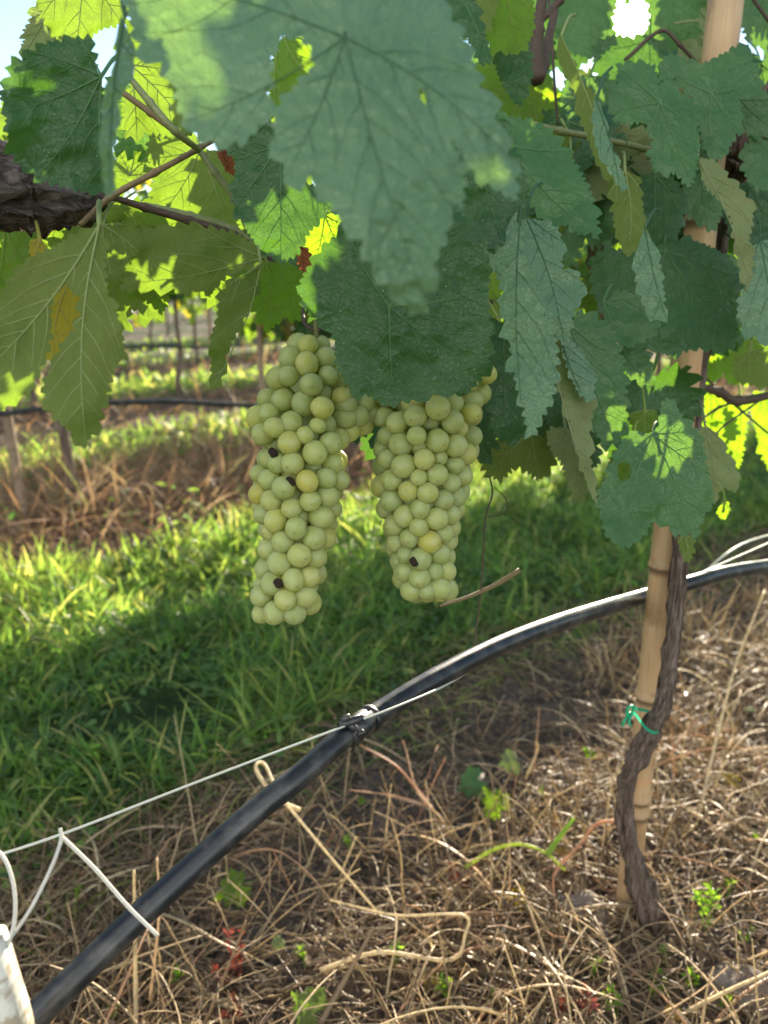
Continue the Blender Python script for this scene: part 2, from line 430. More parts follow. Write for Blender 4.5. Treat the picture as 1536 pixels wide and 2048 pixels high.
c = s.ramp(s.noise(9, 5, geo), [(.3, (.040, .032, .028)), (.5, (.085, .068, .057)), (.7, (.15, .12, .10))])
c = s.mix(s.ramp(s.noise(70, 4, geo), [(.45, 0.), (.62, .7)]), c, (.20, .145, .10))
c = s.mix(s.ramp(s.voro(55, 'F1', geo), [(.0, .6), (.25, 0.)]), c, (.035, .028, .024))
gcol = s.ramp(s.noise(14, 4, geo), [(.35, (.016, .032, .010)), (.6, (.045, .085, .020)), (.75, (.10, .12, .04))])
c = s.mix(gm, c, gcol)
nb = s.bump(s.m2('ADD', s.noise(90, 6, geo, rough=.7), s.voro(60, 'F1', geo)), .9, .012)
ground = link('ground', mesh_np('ground', np.stack([GX, GY, GZ], -1), Q, None, [s.done(s.pbr(c, .95, .15, nb))]))
tag(ground, kind='structure')

# ------------------------------------------------------------ vegetation materials with per-blade tint
def tint_mat(name, stops, rough=.6, tr=.25, tboost=1.6, spec=.3, blue=.35):
    s = N(name); a = s.attr('tint').outputs['Fac']; col = s.ramp(a, stops)
    geo = s.n("ShaderNodeNewGeometry").outputs['Position']
    col = s.mix(s.ramp(s.noise(160, 2, geo), [(.4, 0.), (.7, .35)]), col, tuple(q * .45 for q in stops[0][1]))
    tcol = s.mix(1.0, col, (tboost, tboost * 1.1, tboost * blue), 'MULTIPLY')
    return s.done(s.trans(s.pbr(col, rough, spec), tcol, tr))
M_straw = tint_mat('straw', [(0, (.10, .070, .048)), (.3, (.25, .170, .10)), (.6, (.48, .35, .205)), (.85, (.70, .56, .36)), (1, (.52, .25, .14))], .45, .38, 1.25, .5, .95)
M_weed = tint_mat('dead_weed', [(0, (.16, .08, .05)), (.4, (.34, .18, .11)), (.7, (.42, .27, .18)), (.9, (.42, .31, .20)), (1, (.22, .27, .07))], .6, .4, 1.25, .3, .8)
M_grass = tint_mat('grass_blade', [(0, (.050, .105, .040)), (.35, (.090, .165, .055)), (.65, (.15, .225, .060)), (.88, (.24, .28, .08)), (1, (.42, .35, .17))], .5, .54, 2.6, .4, .5)

def ribbons(name, base, d, L, Wd, droop, tint, mat, segs=4, label=None, kind='stuff', tubes=False, curl=None, fold=True, jit=.16):
    """N curved blades: base (N,3), dir (N,3), length, width, droop"""
    n = len(base); d = d / np.linalg.norm(d, axis=1)[:, None]
    side = np.cross(d, np.tile([0, 0, 1.], (n, 1)) + rng.normal(0, .35, (n, 3))); side /= np.linalg.norm(side, axis=1)[:, None] + 1e-9
    hz = d.copy(); hz[:, 2] = 0; hz += rng.normal(0, .3, (n, 3)) * [1, 1, 0]
    pts = []; p = base.copy(); dd = d.copy()
    for i in range(segs + 1):
        pts.append(p.copy())
        dd = dd + (np.array([0, 0, -1.]) * droop[:, None] + hz * droop[:, None] * .5) / segs
        if curl is not None: dd += np.cross(dd, np.array([0, 0, 1.])) * curl[:, None] / segs + rng.normal(0, jit, (n, 3)) * np.abs(curl)[:, None]
        dd /= np.linalg.norm(dd, axis=1)[:, None]
        p = p + dd * (L / segs)[:, None]
        if tubes: p[:, 2] = np.maximum(p[:, 2], rng.uniform(.0, .012, n) + (base[:, 2] * .9 + .0))
    pts = np.array(pts)
    if tubes:
        V = []; up = np.cross(side, d)
        for i in range(segs + 1):
            r = (Wd * .5 * (1 - .55 * i / segs))[:, None]
            for a in range(3):
                an = a * 2.094; V.append(pts[i] + (side * math.cos(an) + up * math.sin(an)) * r)
        V = np.stack(V, 1); m = V.shape[1]; o = (np.arange(n) * m)[:, None, None]
        q = np.array([[i * 3 + a, i * 3 + (a + 1) % 3, (i + 1) * 3 + (a + 1) % 3, (i + 1) * 3 + a] for i in range(segs) for a in range(3)])[None]
    else:
        prof = [math.sin(math.pi * min(.98, .22 + .78 * i / segs)) for i in range(segs + 1)]
        V = []
        for i in range(segs + 1):
            r = (Wd * .5 * prof[i])[:, None]; V += [pts[i] - side * r, pts[i] + side * r]
        V = np.stack(V, 1); m = V.shape[1]; o = (np.arange(n) * m)[:, None, None]
        q = np.array([[i * 2, i * 2 + 1, i * 2 + 3, i * 2 + 2] for i in range(segs)])[None]
    me = mesh_np(name, V.reshape(-1, 3), (q + o).reshape(-1, 4), None, [mat], True, None, {'tint': np.repeat(tint, m)})
    ob = link(name, me)
    return tag(ob, label, name.replace('_', ' '), None, kind) if label else ob
def scatter(n, n0, n1, rmin=-.62, rmax=.62, ymin=.45, ymax=6, pw=1.0):
    out = []
    while len(out) < n:
        k = 4000; y = ymin + (ymax - ymin) * rng.random(k) ** pw; r = rng.uniform(rmin, rmax, k); x = r * y
        y2, x2 = y, x; nn = -.669 * x2 + .743 * y2
        e = np.array([.14 * noise.noise(Vector((a * 2.2, b * 2.2, 4))) for a, b in zip(x2, y2)])
        keep = (nn > n0 + e) & (nn < n1 + e) & (rng.random(k) < y / ymax)
        out += list(zip(x2[keep], y2[keep]))
    A = np.array(out[:n]); z = np.array([gz(a, b) for a, b in A]); return np.column_stack([A, z])
def thin(b, lim, keep=.3):
    """bare soil beside the straw bed, except at the near left where straw runs on"""
    nn = -.669 * b[:, 0] + .743 * b[:, 1]; e = np.array([.12 * noise.noise(Vector((p[0] * 4, p[1] * 4, 8))) for p in b])
    k = (nn + e < lim) | (b[:, 0] / b[:, 1] < -.22 + e) | (rng.random(len(b)) < keep); return b[k]
def rdir(n, zlo, zhi):
    a = rng.uniform(0, 6.283, n); z = rng.uniform(zlo, zhi, n); h = np.sqrt(np.clip(1 - z * z, 0, 1)); return np.column_stack([np.cos(a) * h, np.sin(a) * h, z])
def clump(pts, scale=3.0, thr=-.1):
    k = np.array([noise.noise(Vector((p[0] * scale, p[1] * scale, 9))) > thr + random.uniform(-.25, .25) for p in pts]); return pts[k]

# green grass of the first alley
b = clump(scatter(62000, 1.12, 2.44, ymax=4.8), 3.2, -.30); n = len(b)
hmul = np.array([.75 + .6 * noise.noise(Vector((p[0] * 2.5, p[1] * 2.5, 2))) for p in b])
tn = np.clip(rng.normal(.47, .22, n) + .22 * np.array([noise.noise(Vector((p[0] * 3, p[1] * 3, 6))) for p in b]), 0, .86)
tn += np.clip((-.669 * b[:, 0] + .743 * b[:, 1] - 1.7) * .5, 0, .3); tn = np.clip(tn, 0, .9); tn[rng.random(n) < .07] = .97  # yellower towards the far edge: sunlit strip painted into the blade tint
ribbons('green_grass', b, rdir(n, .45, 1), rng.uniform(.05, .15, n) * hmul + .015, rng.uniform(.0025, .0075, n), rng.uniform(.3, 1.9, n), tn, M_grass, 5,
        'green grass growing in the alley between the vine rows')
b = clump(scatter(9000, 1.0, 2.45, ymax=4.8), 4, -.05); n = len(b); b[:, 2] += rng.uniform(.0, .06, n)
ribbons('clover_leaves', b, rdir(n, -.2, .9), rng.uniform(.015, .035, n), rng.uniform(.008, .018, n), rng.uniform(.2, 1.2, n), np.clip(rng.normal(.5, .2, n), 0, .9), M_grass, 3,
        'small broad weed leaves mixed into the alley grass')
# sparse green in dry strip edge
b = scatter(2600, .92, 1.25, ymax=3.4); n = len(b)
ribbons('mixed_grass', b, rdir(n, .3, 1), rng.uniform(.05, .14, n), rng.uniform(.002, .005, n), rng.uniform(.8, 2.2, n), rng.uniform(.5, 1, n), M_grass, 5,
        'half dry grass at the edge of the bare soil strip')
# farther alleys
for i, (a0, a1, cnt, wd) in enumerate([(3.65, 4.6, 9000, 1.7), (5.8, 7.1, 9000, 2.8), (8.2, 12.0, 8000, 4.0)]):
    b = scatter(cnt, a0, a1, ymin=2.5, ymax=[9, 15, 22][i]); n = len(b)
    tn = np.clip(rng.normal(.72, .2, n), 0, 1)
    ribbons('green_grass', b, rdir(n, .4, 1), rng.uniform(.06, .16, n), rng.uniform(.004, .008, n) * wd, rng.uniform(.3, 1.6, n), tn, M_grass, 3,
            ['green grass in the second alley, past the brown weeds', 'pale green grass in the third alley', 'far pale grass under the distant vine rows'][i])
# straw litter of our strip: lying, curled, upright
b = thin(scatter(10500, -.6, 1.14, rmin=-.7, rmax=.7, ymin=.35, ymax=3.2), .66, .28); n = len(b); b[:, 2] += rng.uniform(0, .03, n)
ribbons('dry_grass', b, rdir(n, -.1, .35), rng.uniform(.04, .16, n), rng.uniform(.0009, .0030, n), rng.uniform(.1, .6, n), np.clip(rng.beta(1.6, 2.6, n), 0, .97), M_straw, 7,
        'tangled dry straw lying on dark soil under the vines', tubes=True, curl=rng.normal(0, 1.1, n))
b = thin(clump(scatter(7000, -.6, 1.05, rmin=-.7, rmax=.7, ymin=.35, ymax=2.6), 3.5, 0.02), .62, .06); n = len(b)
ribbons('dry_stems', b, rdir(n, .25, 1), rng.uniform(.06, .20, n), .0014 + .0042 * rng.random(n) ** 2, rng.uniform(.2, 2.6, n), np.clip(rng.beta(3, 2.2, n), 0, 1), M_straw, 9,
        'bent dry weed stems arching over the straw', tubes=True, curl=rng.normal(0, .9, n))
b = clump(scatter(2600, -.6, .75, rmin=-.7, rmax=.7, ymin=.35, ymax=2.4), 5, 0.0); n = len(b)
ribbons('dry_leaf_blades', b, rdir(n, .0, .8), rng.uniform(.04, .12, n), rng.uniform(.003, .009, n), rng.uniform(.5, 2.2, n), rng.uniform(.1, .95, n), M_straw, 6,
        'flat withered grass blades among the dry stems', curl=rng.normal(0, .8, n))
b = thin(clump(scatter(2900, -.6, 1.0, rmin=-.7, rmax=.7, ymin=.35, ymax=2.2), 3.5, -.05), .64, .06); n = len(b)
ribbons('thick_dry_stems', b, rdir(n, .15, .9), rng.uniform(.10, .34, n), rng.uniform(.0030, .0068, n), rng.uniform(1.2, 3.4, n), np.clip(rng.beta(4.5, 1.4, n), .35, .95), M_straw, 14,
        'thick pale dry stems curling over the finer straw', tubes=True, curl=rng.normal(0, .8, n), jit=.05)
b = clump(scatter(2600, -.6, .9, rmin=-.7, rmax=.75, ymin=.35, ymax=2.0), 4.5, .10); n = len(b)
ribbons('dry_stubble', b, rdir(n, .75, 1), rng.uniform(.05, .13, n), rng.uniform(.002, .0042, n), rng.uniform(0, .5, n), np.clip(rng.beta(3, 2, n), .1, 1), M_straw, 4,
        'upright orange-brown stubble standing in tufts', tubes=True)
b = clump(scatter(3500, 2.4, 3.6, ymin=1.8, ymax=6.0), 5, .12); n = len(b); b[:, 2] += rng.uniform(0, .12, n)
ribbons('green_weeds', b, rdir(n, -.1, .9), rng.uniform(.02, .05, n), rng.uniform(.010, .022, n), rng.uniform(.2, 1.2, n), np.clip(rng.normal(.6, .25, n), 0, 1), M_grass, 3,
        'patchy green weeds among the brown ones of the next row')
# row-two and row-three dead weeds
b = scatter(27000, 2.38, 3.75, ymin=1.8, ymax=7.5); n = len(b)
hm = np.array([min(1.25, .25 + 2.6 * max(0, -.669 * p[0] + .743 * p[1] - 2.4)) * (.55 + .9 * max(0, noise.noise(Vector((p[0] * 2.4, p[1] * 2.4, 12))) + .35)) for p in b])
ribbons('dead_weeds', b, rdir(n, .2, 1), rng.uniform(.08, .36, n) * hm, rng.uniform(.002, .0085, n), rng.uniform(.3, 1.8, n), rng.beta(2.6, 1.8, n), M_weed, 5,
        'reddish brown dead weeds under the next vine row', curl=rng.normal(0, .7, n))
b = scatter(4000, 4.75, 5.8, ymin=3.2, ymax=12); n = len(b)
ribbons('dead_weeds', b, rdir(n, .2, 1), rng.uniform(.10, .32, n), rng.uniform(.006, .014, n), rng.uniform(.3, 1.8, n), rng.beta(2.4, 2, n), M_weed, 4,
        'brown dead weeds under the second vine row away', curl=rng.normal(0, .7, n))
b = scatter(3000, 7.1, 8.3, ymin=5, ymax=20); n = len(b)
ribbons('dead_weeds', b, rdir(n, .2, 1), rng.uniform(.12, .32, n), rng.uniform(.01, .025, n), rng.uniform(.3, 1.8, n), rng.beta(2.4, 2, n), M_weed, 3,
        'blurred brown weeds under the third vine row away')

# ------------------------------------------------------------ bark, bamboo
def bark_mat(name, c1, c2, sc=1.0):
    s = N(name); tcn = s.n("ShaderNodeTexCoord").outputs['Object']
    mp = s.n("ShaderNodeMapping"); mp.inputs['Scale'].default_value = (1, 1, .13); s.l(tcn, mp.inputs[0])
    nz = s.noise(190 * sc, 5, mp.outputs[0], .4, .65); v = s.voro(150 * sc, 'F1', mp.outputs[0])
    col = s.ramp(nz, [(.3, tuple(q * .35 for q in c1)), (.48, c1), (.7, c2)])
    nb = s.bump(s.m2('ADD', nz, s.m2('MULTIPLY', v, .8)), 1.0, .004)
    return s.done(s.pbr(col, .9, .2, nb))
M_bark = bark_mat('vine_bark', (.115, .085, .068), (.25, .195, .165))
s = N('old_cordon_bark'); tcn = s.n("ShaderNodeTexCoord").outputs['Object']
mp = s.n("ShaderNodeMapping"); mp.inputs['Scale'].default_value = (.15, 1, 1); s.l(tcn, mp.inputs[0])
nz = s.noise(120, 5, mp.outputs[0], .6, .65)
M_cordon = s.done(s.pbr(s.ramp(nz, [(.32, (.02, .016, .014)), (.5, (.10, .08, .07)), (.72, (.24, .20, .18))]), .85, .25, s.bump(nz, 1, .008)))
s = N('cane_wood'); M_cane = s.done(s.pbr(s.ramp(s.noise(40, 3), [(.3, (.13, .085, .04)), (.7, (.22, .16, .075))]), .5, .4, s.bump(s.noise(300, 3), .3, .001)))
s = N('green_cane'); M_gcane = s.done(s.pbr(s.ramp(s.noise(30, 3), [(.35, (.13, .17, .06)), (.65, (.22, .23, .10))]), .45, .4))
s = N('dark_cane'); M_dcane = s.done(s.pbr(s.ramp(s.noise(60, 3), [(.3, (.035, .024, .018)), (.7, (.10, .065, .045))]), .6, .35, s.bump(s.noise(220, 3), .4, .001)))
s = N('bamboo'); tcn = s.n("ShaderNodeTexCoord").outputs['Object']
mp = s.n("ShaderNodeMapping"); mp.inputs['Scale'].default_value = (1, 1, .04); s.l(tcn, mp.inputs[0])
st = s.noise(420, 4, mp.outputs[0]); bl = s.noise(11, 4, tcn)
col = s.ramp(bl, [(.3, (.34, .21, .105)), (.5, (.44, .29, .155)), (.7, (.52, .37, .22))])
col = s.mix(s.ramp(st, [(.35, .5), (.55, 0.)]), col, (.30, .19, .10))
col = s.mix(s.ramp(s.noise(35, 4, tcn), [(.55, 0.), (.70, .6)]), col, (.22, .13, .07))
col = s.mix(s.ramp(s.noise(16, 3, tcn), [(.58, 0.), (.70, .6)]), col, (.55, .24, .09))
a = s.attr('tint').outputs['Fac']; col = s.mix(a, col, (.13, .085, .05))
M_bamboo = s.done(s.pbr(col, .45, .4, s.bump(st, .25, .0006)))

def bamboo(name, x, y, z0, z1, r0, r1, nodes, label, group=None, mat=None, tilt=(0, 0), seg=20):
    root = thing(name, (x, y, z0), label, 'stake', group); rd = random.Random(int(x * 1000))
    zs = [z0 - .05]; 
    prof = []
    z = z0 - .05
    zz = sorted(set([z0 - .05, z1] + [q for nd in nodes for q in (nd - .012, nd - .004, nd - .0015, nd, nd + .002, nd + .006, nd + .014)] + list(np.arange(z0, z1, .05))))
    V = []; A = []
    for z in zz:
        f = (z - z0) / (z1 - z0); r = r0 + (r1 - r0) * f; ti = 0
        for nd in nodes:
            dz = z - nd
            r += .0026 * math.exp(-(dz / .004) ** 2) * (r0 / .018) - .0012 * math.exp(-((dz + .006) / .003) ** 2)
            ti = max(ti, math.exp(-((dz + .003) / .0035) ** 2))
        for j in range(seg):
            an = j / seg * 6.2832; rr = r * (1 + .02 * math.sin(an * 2 + z * 5) + .012 * noise.noise(Vector((math.cos(an) * 2, math.sin(an) * 2, z * 8))))
            V.append((rr * math.cos(an) + tilt[0] * (z - z0), rr * math.sin(an) + tilt[1] * (z - z0), z - z0)); A.append(ti)
    Qd = [(i * seg + j, i * seg + (j + 1) % seg, (i + 1) * seg + (j + 1) % seg, (i + 1) * seg + j) for i in range(len(zz) - 1) for j in range(seg)]
    c = len(V); V.append((tilt[0] * (z1 - z0), tilt[1] * (z1 - z0), z1 - z0)); A.append(.6); t0 = (len(zz) - 1) * seg
    Tr = [(t0 + j, t0 + (j + 1) % seg, c) for j in range(seg)]
    link('culm', mesh_np('culm', V, Qd, Tr, [mat or M_bamboo], True, None, {'tint': A}), root)
    return root
SX, SY = .336, .868
bamboo('bamboo_stake', SX, SY, gz(SX, SY) - .0, 1.75, .0150, .0186, [.177, .20, .35, .526, .715, .915, 1.2, 1.5], 'thick tan bamboo stake with ringed joints beside the thin vine trunk')

# ------------------------------------------------------------ our grapevine: trunk, canes, leaves
vine = thing('grapevine', RT(.437, .83, 0), 'leafy grapevine climbing the thick bamboo stake, its broad leaves filling the top', 'grapevine')
old = thing('grapevine', P(-200, 420, .52), 'old vine whose gnarled dark arm reaches in above the hanging leaf', 'grapevine')
old.location.z = 0
def gnarl_tube(path, parent, name, mat, seg=14, gn=.16, k=7, freq=60, origin=None):
    """path of (px,py,depth,radius)"""
    A = smooth_path(path, k); pts = [P(a[0], a[1], a[2]) for a in A]; mb = MB()
    mb.tube(pts, [a[3] for a in A], seg, 0)
    for i in range(len(pts)):
        for j in range(seg):
            q = Vector(mb.V[i * seg + j]); c = pts[i]; d = q - c
            f = 1 + gn * noise.noise(Vector((j * 1.1, i * .35, freq))) + gn * .7 * noise.noise(q * freq) + gn * .5 * math.sin(j * 2.4 + i * .12)
            mb.V[i * seg + j] = tuple(c + d * f)
    return mb.build(name, mat, parent, origin or tuple(pts[0]))
gnarl_tube([(1310, 1865, 1.075, .026), (1292, 1800, 1.03, .018), (1266, 1720, 1.00, .0108), (1251, 1640, .965, .0092), (1255, 1560, .935, .0090), (1282, 1500, .915, .0112), (1300, 1462, .905, .0104),
            (1328, 1400, .900, .0088), (1342, 1300, .902, .0084), (1352, 1200, .90, .0080), (1362, 1100, .885, .0090), (1380, 900, .885, .0090), (1398, 700, .87, .0100), (1430, 480, .86, .012), (1468, 360, .84, .016), (1492, 310, .82, .024), (1500, 280, .81, .018), (1540, 200, .80, .012), (1600, 100, .80, .009)],
           vine, 'trunk', M_bark, 26, .40)
mb = MB(); rd = random.Random(4)
TP = smooth_path([(1305, 1860, 1.07), (1292, 1800, 1.03), (1266, 1720, 1.00), (1251, 1640, .965), (1255, 1560, .935), (1282, 1500, .915), (1300, 1462, .905), (1328, 1400, .900), (1342, 1300, .902), (1352, 1200, .90), (1362, 1100, .885)], 8)
for i in range(46):
    k0 = rd.randrange(0, len(TP) - 12); m = rd.randrange(5, 11); off = rd.uniform(-1, 1); dd = .0085 * math.sqrt(1 - off * off * .8) + .001
    rw = .0090 if k0 < 44 else .0074; pl = []
    for q in range(m):
        a = TP[k0 + q]; px_ = F / a[2]; lift = .0016 * abs(math.sin(q * .7 + i)) + (.002 if q in (0, m - 1) else 0)
        pl.append(P(a[0] + (off * rw + .0008 * math.sin(q + i)) * px_, a[1], a[2] - (rw * math.sqrt(max(0, 1 - off * off)) + lift)))
    mb.tube(pl, [.0004 + .0010 * math.sin(math.pi * (q + .3) / m) for q in range(m)], 4)
mb.build('bark_strips', M_bark, vine, tuple(P(*TP[0])))
gnarl_tube([(1245, 1600, .965, .006), (1240, 1640, .965, .0075), (1246, 1680, .975, .004)], vine, 'knot', M_bark, 8, .3)
gnarl_tube([(-160, 430, .50, .022), (-60, 400, .53, .021), (40, 392, .555, .021), (110, 402, .565, .018), (165, 405, .575, .013), (205, 390, .585, .006)], old, 'cordon', M_cordon, 26, .5, 9, 90)
gnarl_tube([(-160, 300, .56, .011), (-30, 300, .57, .009), (20, 322, .575, .009), (80, 370, .58, .008)], old, 'cordon_arm', M_cordon, 16, .4, 8, 90)
mb = MB(); mb.tube([Vector(P(-200, 430, .50)), P(-420, 700, .48), P(-480, 1100, .50)] + [Vector((-.42, .33, .02))], [.022, .022, .024, .028], 14)
mb.build('trunk', M_bark, old, (old.location.x, old.location.y, 0))
def cane(path, parent=vine, mat=None, name='cane', n=8, k=8, knots=True):
    A = smooth_path(path, k); mb = MB(); rr = []
    for i, a in enumerate(A):
        rr.append(a[3] * (1.35 if knots and i % (k) == 0 and 0 < i < len(A) - 1 else 1))
    mb.tube([P(a[0], a[1], a[2]) for a in A], rr, n)
    return mb.build(name, mat or M_cane, parent, tuple(P(*path[0][:3])))
cane([(205, 388, .585, .0022), (290, 415, .60, .0028), (380, 442, .61, .0030), (470, 472, .63, .0030), (545, 525, .65, .0030), (620, 560, .70, .003), (800, 600, .76, .003), (1050, 600, .86, .003), (1390, 560, .88, .004)], vine, M_dcane)
cane([(290, 408, .604, .0015), (380, 432, .614, .0030), (470, 462, .634, .0032), (550, 520, .652, .0030)], vine, M_gcane)
cane([(160, 450, .56, .002), (220, 395, .57, .0022), (310, 345, .58, .0023), (395, 298, .60, .0022), (520, 220, .64, .003), (640, 120, .66, .003), (700, -40, .66, .003)], old, M_cane)
cane([(398, 300, .60, .0024), (430, 345, .605, .0028), (470, 400, .615, .0026), (500, 470, .64, .0026)], old, M_gcane)
cane([(255, 150, .55, .0022), (300, 205, .555, .0026), (350, 262, .56, .0026), (398, 300, .59, .0024)], old, M_gcane)
cane([(245, 185, .57, .0022), (300, 225, .575, .0024), (360, 270, .58, .0024)], old, M_cane)
cane([(1090, -30, .75, .005), (1075, 60, .76, .006), (1072, 150, .77, .009), (1085, 130, .78, .006), (1110, 20, .80, .004)], vine, M_dcane)
cane([(1040, 70, .8, .002), (1068, 55, .8, .003), (1120, 0, .8, .004), (1150, -40, .8, .004)], vine, M_dcane)
cane([(1098, 0, .72, .0012), (1105, 100, .72, .0013), (1110, 180, .72, .0013), (1116, 250, .73, .0012)], vine, M_dcane)
cane([(1250, 120, .78, .002), (1320, 62, .78, .0018), (1360, 90, .78, .0018), (1420, 160, .80, .0015)], vine, M_dcane)
cane([(1060, 245, .74, .002), (1120, 262, .74, .003), (1190, 275, .76, .003), (1300, 300, .8, .003), (1420, 330, .84, .003)], vine, M_gcane)
cane([(1385, 768, .93, .0035), (1440, 785, .96, .0055), (1475, 802, .97, .0060), (1560, 786, 1.0, .0050)], vine, M_dcane)
cane([(1478, 800, .97, .0016), (1430, 820, .96, .0016), (1390, 850, .95, .0014)], vine, M_dcane)
cane([(1400, 745, 1.0, .0012), (1470, 810, .98, .0015), (1540, 870, .98, .0015)], vine, M_dcane)
cane([(1536, 790, 1.0, .0012), (1500, 815, .98, .0013), (1450, 850, .97, .0013), (1430, 870, .96, .0011)], vine, M_dcane)
cane([(1500, -10, .80, .0018), (1540, 45, .80, .0018)], vine, M_dcane)
cane([(1180, 330, .86, .012), (1195, 420, .87, .013), (1200, 520, .88, .013), (1215, 640, .9, .010)], vine, M_bark, 'spur')
# dangling thin tendril with a broken twig below the right bunch
tw = thing('vine_twig', P(968, 960, .70), 'thin dark dangling tendril with a broken brown twig, right of the grape bunches', 'twig')
mb = MB(); A = smooth_path([(978, 950, .70), (985, 985, .70), (975, 1020, .70), (968, 1060, .70), (966, 1120, .70), (962, 1180, .70), (955, 1240, .70), (948, 1290, .70)], 6)
mb.tube([P(*a) for a in A], .0008, 5); A = smooth_path([(990, 975, .70), (1012, 1000, .7), (1010, 1025, .7), (975, 1035, .7)], 6); mb.tube([P(*a) for a in A], .0005, 5)
mb.build('tendril', M_dcane, tw, tuple(P(978, 950, .70)))
mb = MB(); A = smooth_path([(880, 1212, .69), (930, 1196, .695), (965, 1182, .70), (1000, 1165, .70), (1040, 1140, .70)], 5); mb.tube([P(*a) for a in A], [.0015 + .0009 * i / len(A) for i in range(len(A))], 7)
mb.build('broken_stick', M_cane, tw, tuple(P(968, 1180, .70)))

# ---- the leaves that can be told apart, nearest last
L1 = [(250, -90), (250, 0), (266, 55), (290, 115), (345, 140), (352, 190), (368, 238), (395, 275), (445, 288), (490, 282), (520, 250), (540, 200), (540, 130), (552, 78), (590, 66), (626, 96), (632, 130), (585, 180), (550, 222), (546, 262), (556, 300), (572, 360), (635, 356), (650, 388), (672, 430), (712, 455), (732, 505), (752, 545), (790, 598), (815, 612), (840, 634),
      (848, 592), (866, 560), (870, 512), (890, 486), (896, 430), (906, 398), (924, 420), (926, 362), (918, 318), (906, 292), (896, 262), (912, 282), (935, 325), (958, 358), (1000, 380), (1034, 404), (1030, 350), (1014, 290), (990, 232), (966, 180), (948, 128), (920, 60), (880, 10), (860, -90)]
LF(vine, L1, (690, 75), .31, .000, -.012, 'pale', 32, 12, .004, (.1, 1), .0012, 'huge pale blue-green leaf closest to the camera, with three lobes', rip=.0035, step=8, pet_to=(720, -60, .36), vr=.7, holes=[[(836, 180), (842, 176), (850, 190), (853, 210), (846, 202), (840, 192)]])
LF(vine, [(597, 588), (610, 545), (640, 505), (690, 450), (740, 440), (820, 420), (900, 425), (945, 440), (968, 490), (980, 540), (972, 600), (984, 650), (976, 700), (982, 730), (955, 765), (925, 792), (880, 782), (840, 802), (800, 800), (775, 812), (740, 790), (712, 788), (688, 758), (672, 722), (674, 688), (655, 655), (625, 632)],
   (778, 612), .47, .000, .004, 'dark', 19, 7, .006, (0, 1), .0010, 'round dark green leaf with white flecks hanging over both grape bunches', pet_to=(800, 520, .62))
LF(vine, [(468, 305), (505, 280), (545, 262), (565, 320), (575, 368), (640, 372), (668, 405), (640, 440), (612, 470), (592, 512), (560, 522), (530, 505), (500, 470), (478, 430), (462, 388), (474, 350)], (560, 290), .50, .0, -.002, 'dark', 16, 7, .006, pet_to=(600, 200, .62))
LF(vine, [(380, 200), (470, 210), (560, 250), (600, 330), (560, 380), (500, 330), (440, 290)], (560, 220), .55, .0, .004, 'dark', 16, 7)
LF(old, [(183, 80), (150, 78), (128, 82), (100, 84), (72, 98), (48, 116), (18, 124), (22, 146), (8, 168), (0, 192), (12, 215), (12, 250), (20, 288), (28, 318), (60, 345), (90, 362), (130, 372), (165, 382), (205, 388), (222, 345), (212, 300), (204, 240), (204, 152), (192, 138), (186, 108)],
   (203, 152), .46, .010, .004, 'dark', 15, 8, .0, label='dark green toothed leaf against the sky above the gnarled arm', pet_to=(260, 120, .54))
LF(old, [(78, -80), (76, 0), (86, 30), (96, 56), (116, 80), (145, 92), (170, 84), (200, 58), (232, 50), (252, 44), (262, -80)], (170, -60), .56, .0, .004, 'under', 15, 8)
LF(old, [(66, 12), (62, 42), (46, 64), (50, 82), (38, 98), (48, 112), (72, 110), (95, 98), (124, 92), (140, 70), (110, 30), (85, 8)], (110, 20), .62, .0, .004, 'olive', 12, 8)
LF(old, [(244, 20), (264, 70), (270, 130), (256, 172), (238, 192), (234, 260), (226, 305), (230, 385), (212, 392), (203, 330), (202, 262), (206, 195), (218, 160), (230, 128), (232, 70)], (250, 30), .36, .05, -.01, 'pale', 30, 4, label='narrow blurred leaf seen edge-on beside the dark toothed leaf', rip=.001)
LF(old, [(282, 78), (302, 108), (306, 140), (340, 146), (354, 172), (358, 205), (378, 232), (384, 272), (345, 275), (300, 262), (262, 278), (245, 256), (250, 230), (243, 208), (256, 188), (266, 160), (270, 110)], (262, 130), .58, .004, .004, 'under', 13, 8)
LF(old, [(300, 272), (350, 262), (410, 290), (475, 345), (490, 420), (470, 450), (400, 440), (340, 425), (300, 400), (312, 345), (292, 318)], (400, 300), .66, .0, .002, 'under', 15, 8)
LF(old, [(236, 280), (270, 268), (300, 300), (305, 345), (260, 372), (232, 350)], (260, 350), .68, 0, 0, 'under', 13, 7)
LF(old, [(198, 448), (150, 468), (104, 498), (52, 520), (22, 560), (-8, 600), (-40, 655), (-30, 750), (-4, 800), (8, 822), (26, 798), (58, 790), (76, 742), (96, 700), (102, 660), (98, 604), (112, 574), (138, 568), (160, 584), (164, 618), (152, 650), (128, 684), (108, 722), (96, 752), (86, 772), (92, 800), (104, 834), (132, 852), (152, 878), (166, 898), (182, 870), (200, 850), (205, 806), (216, 790), (220, 752), (230, 738), (228, 722), (258, 722), (246, 698), (244, 660), (230, 620), (215, 590), (206, 540), (212, 480)],
   (199, 450), .46, .004, -.006, 'under', 17, 7, .002, label='long drooping leaf seen from below with a gap between its lobes', pet_to=(200, 405, .56), vr=1.25)
LF(old, [(85, 560), (128, 545), (175, 565), (190, 620), (170, 670), (135, 710), (105, 735), (85, 660)], (140, 555), .55, 0, 0, 'autumn', 16, 5, label='yellow leaf turning orange, seen through the gap in the drooping leaf')
LF(old, [(60, 480), (80, 475), (92, 490), (86, 510), (64, 522), (60, 505)], (80, 478), .52, 0, 0, 'autumn', 9, 4)
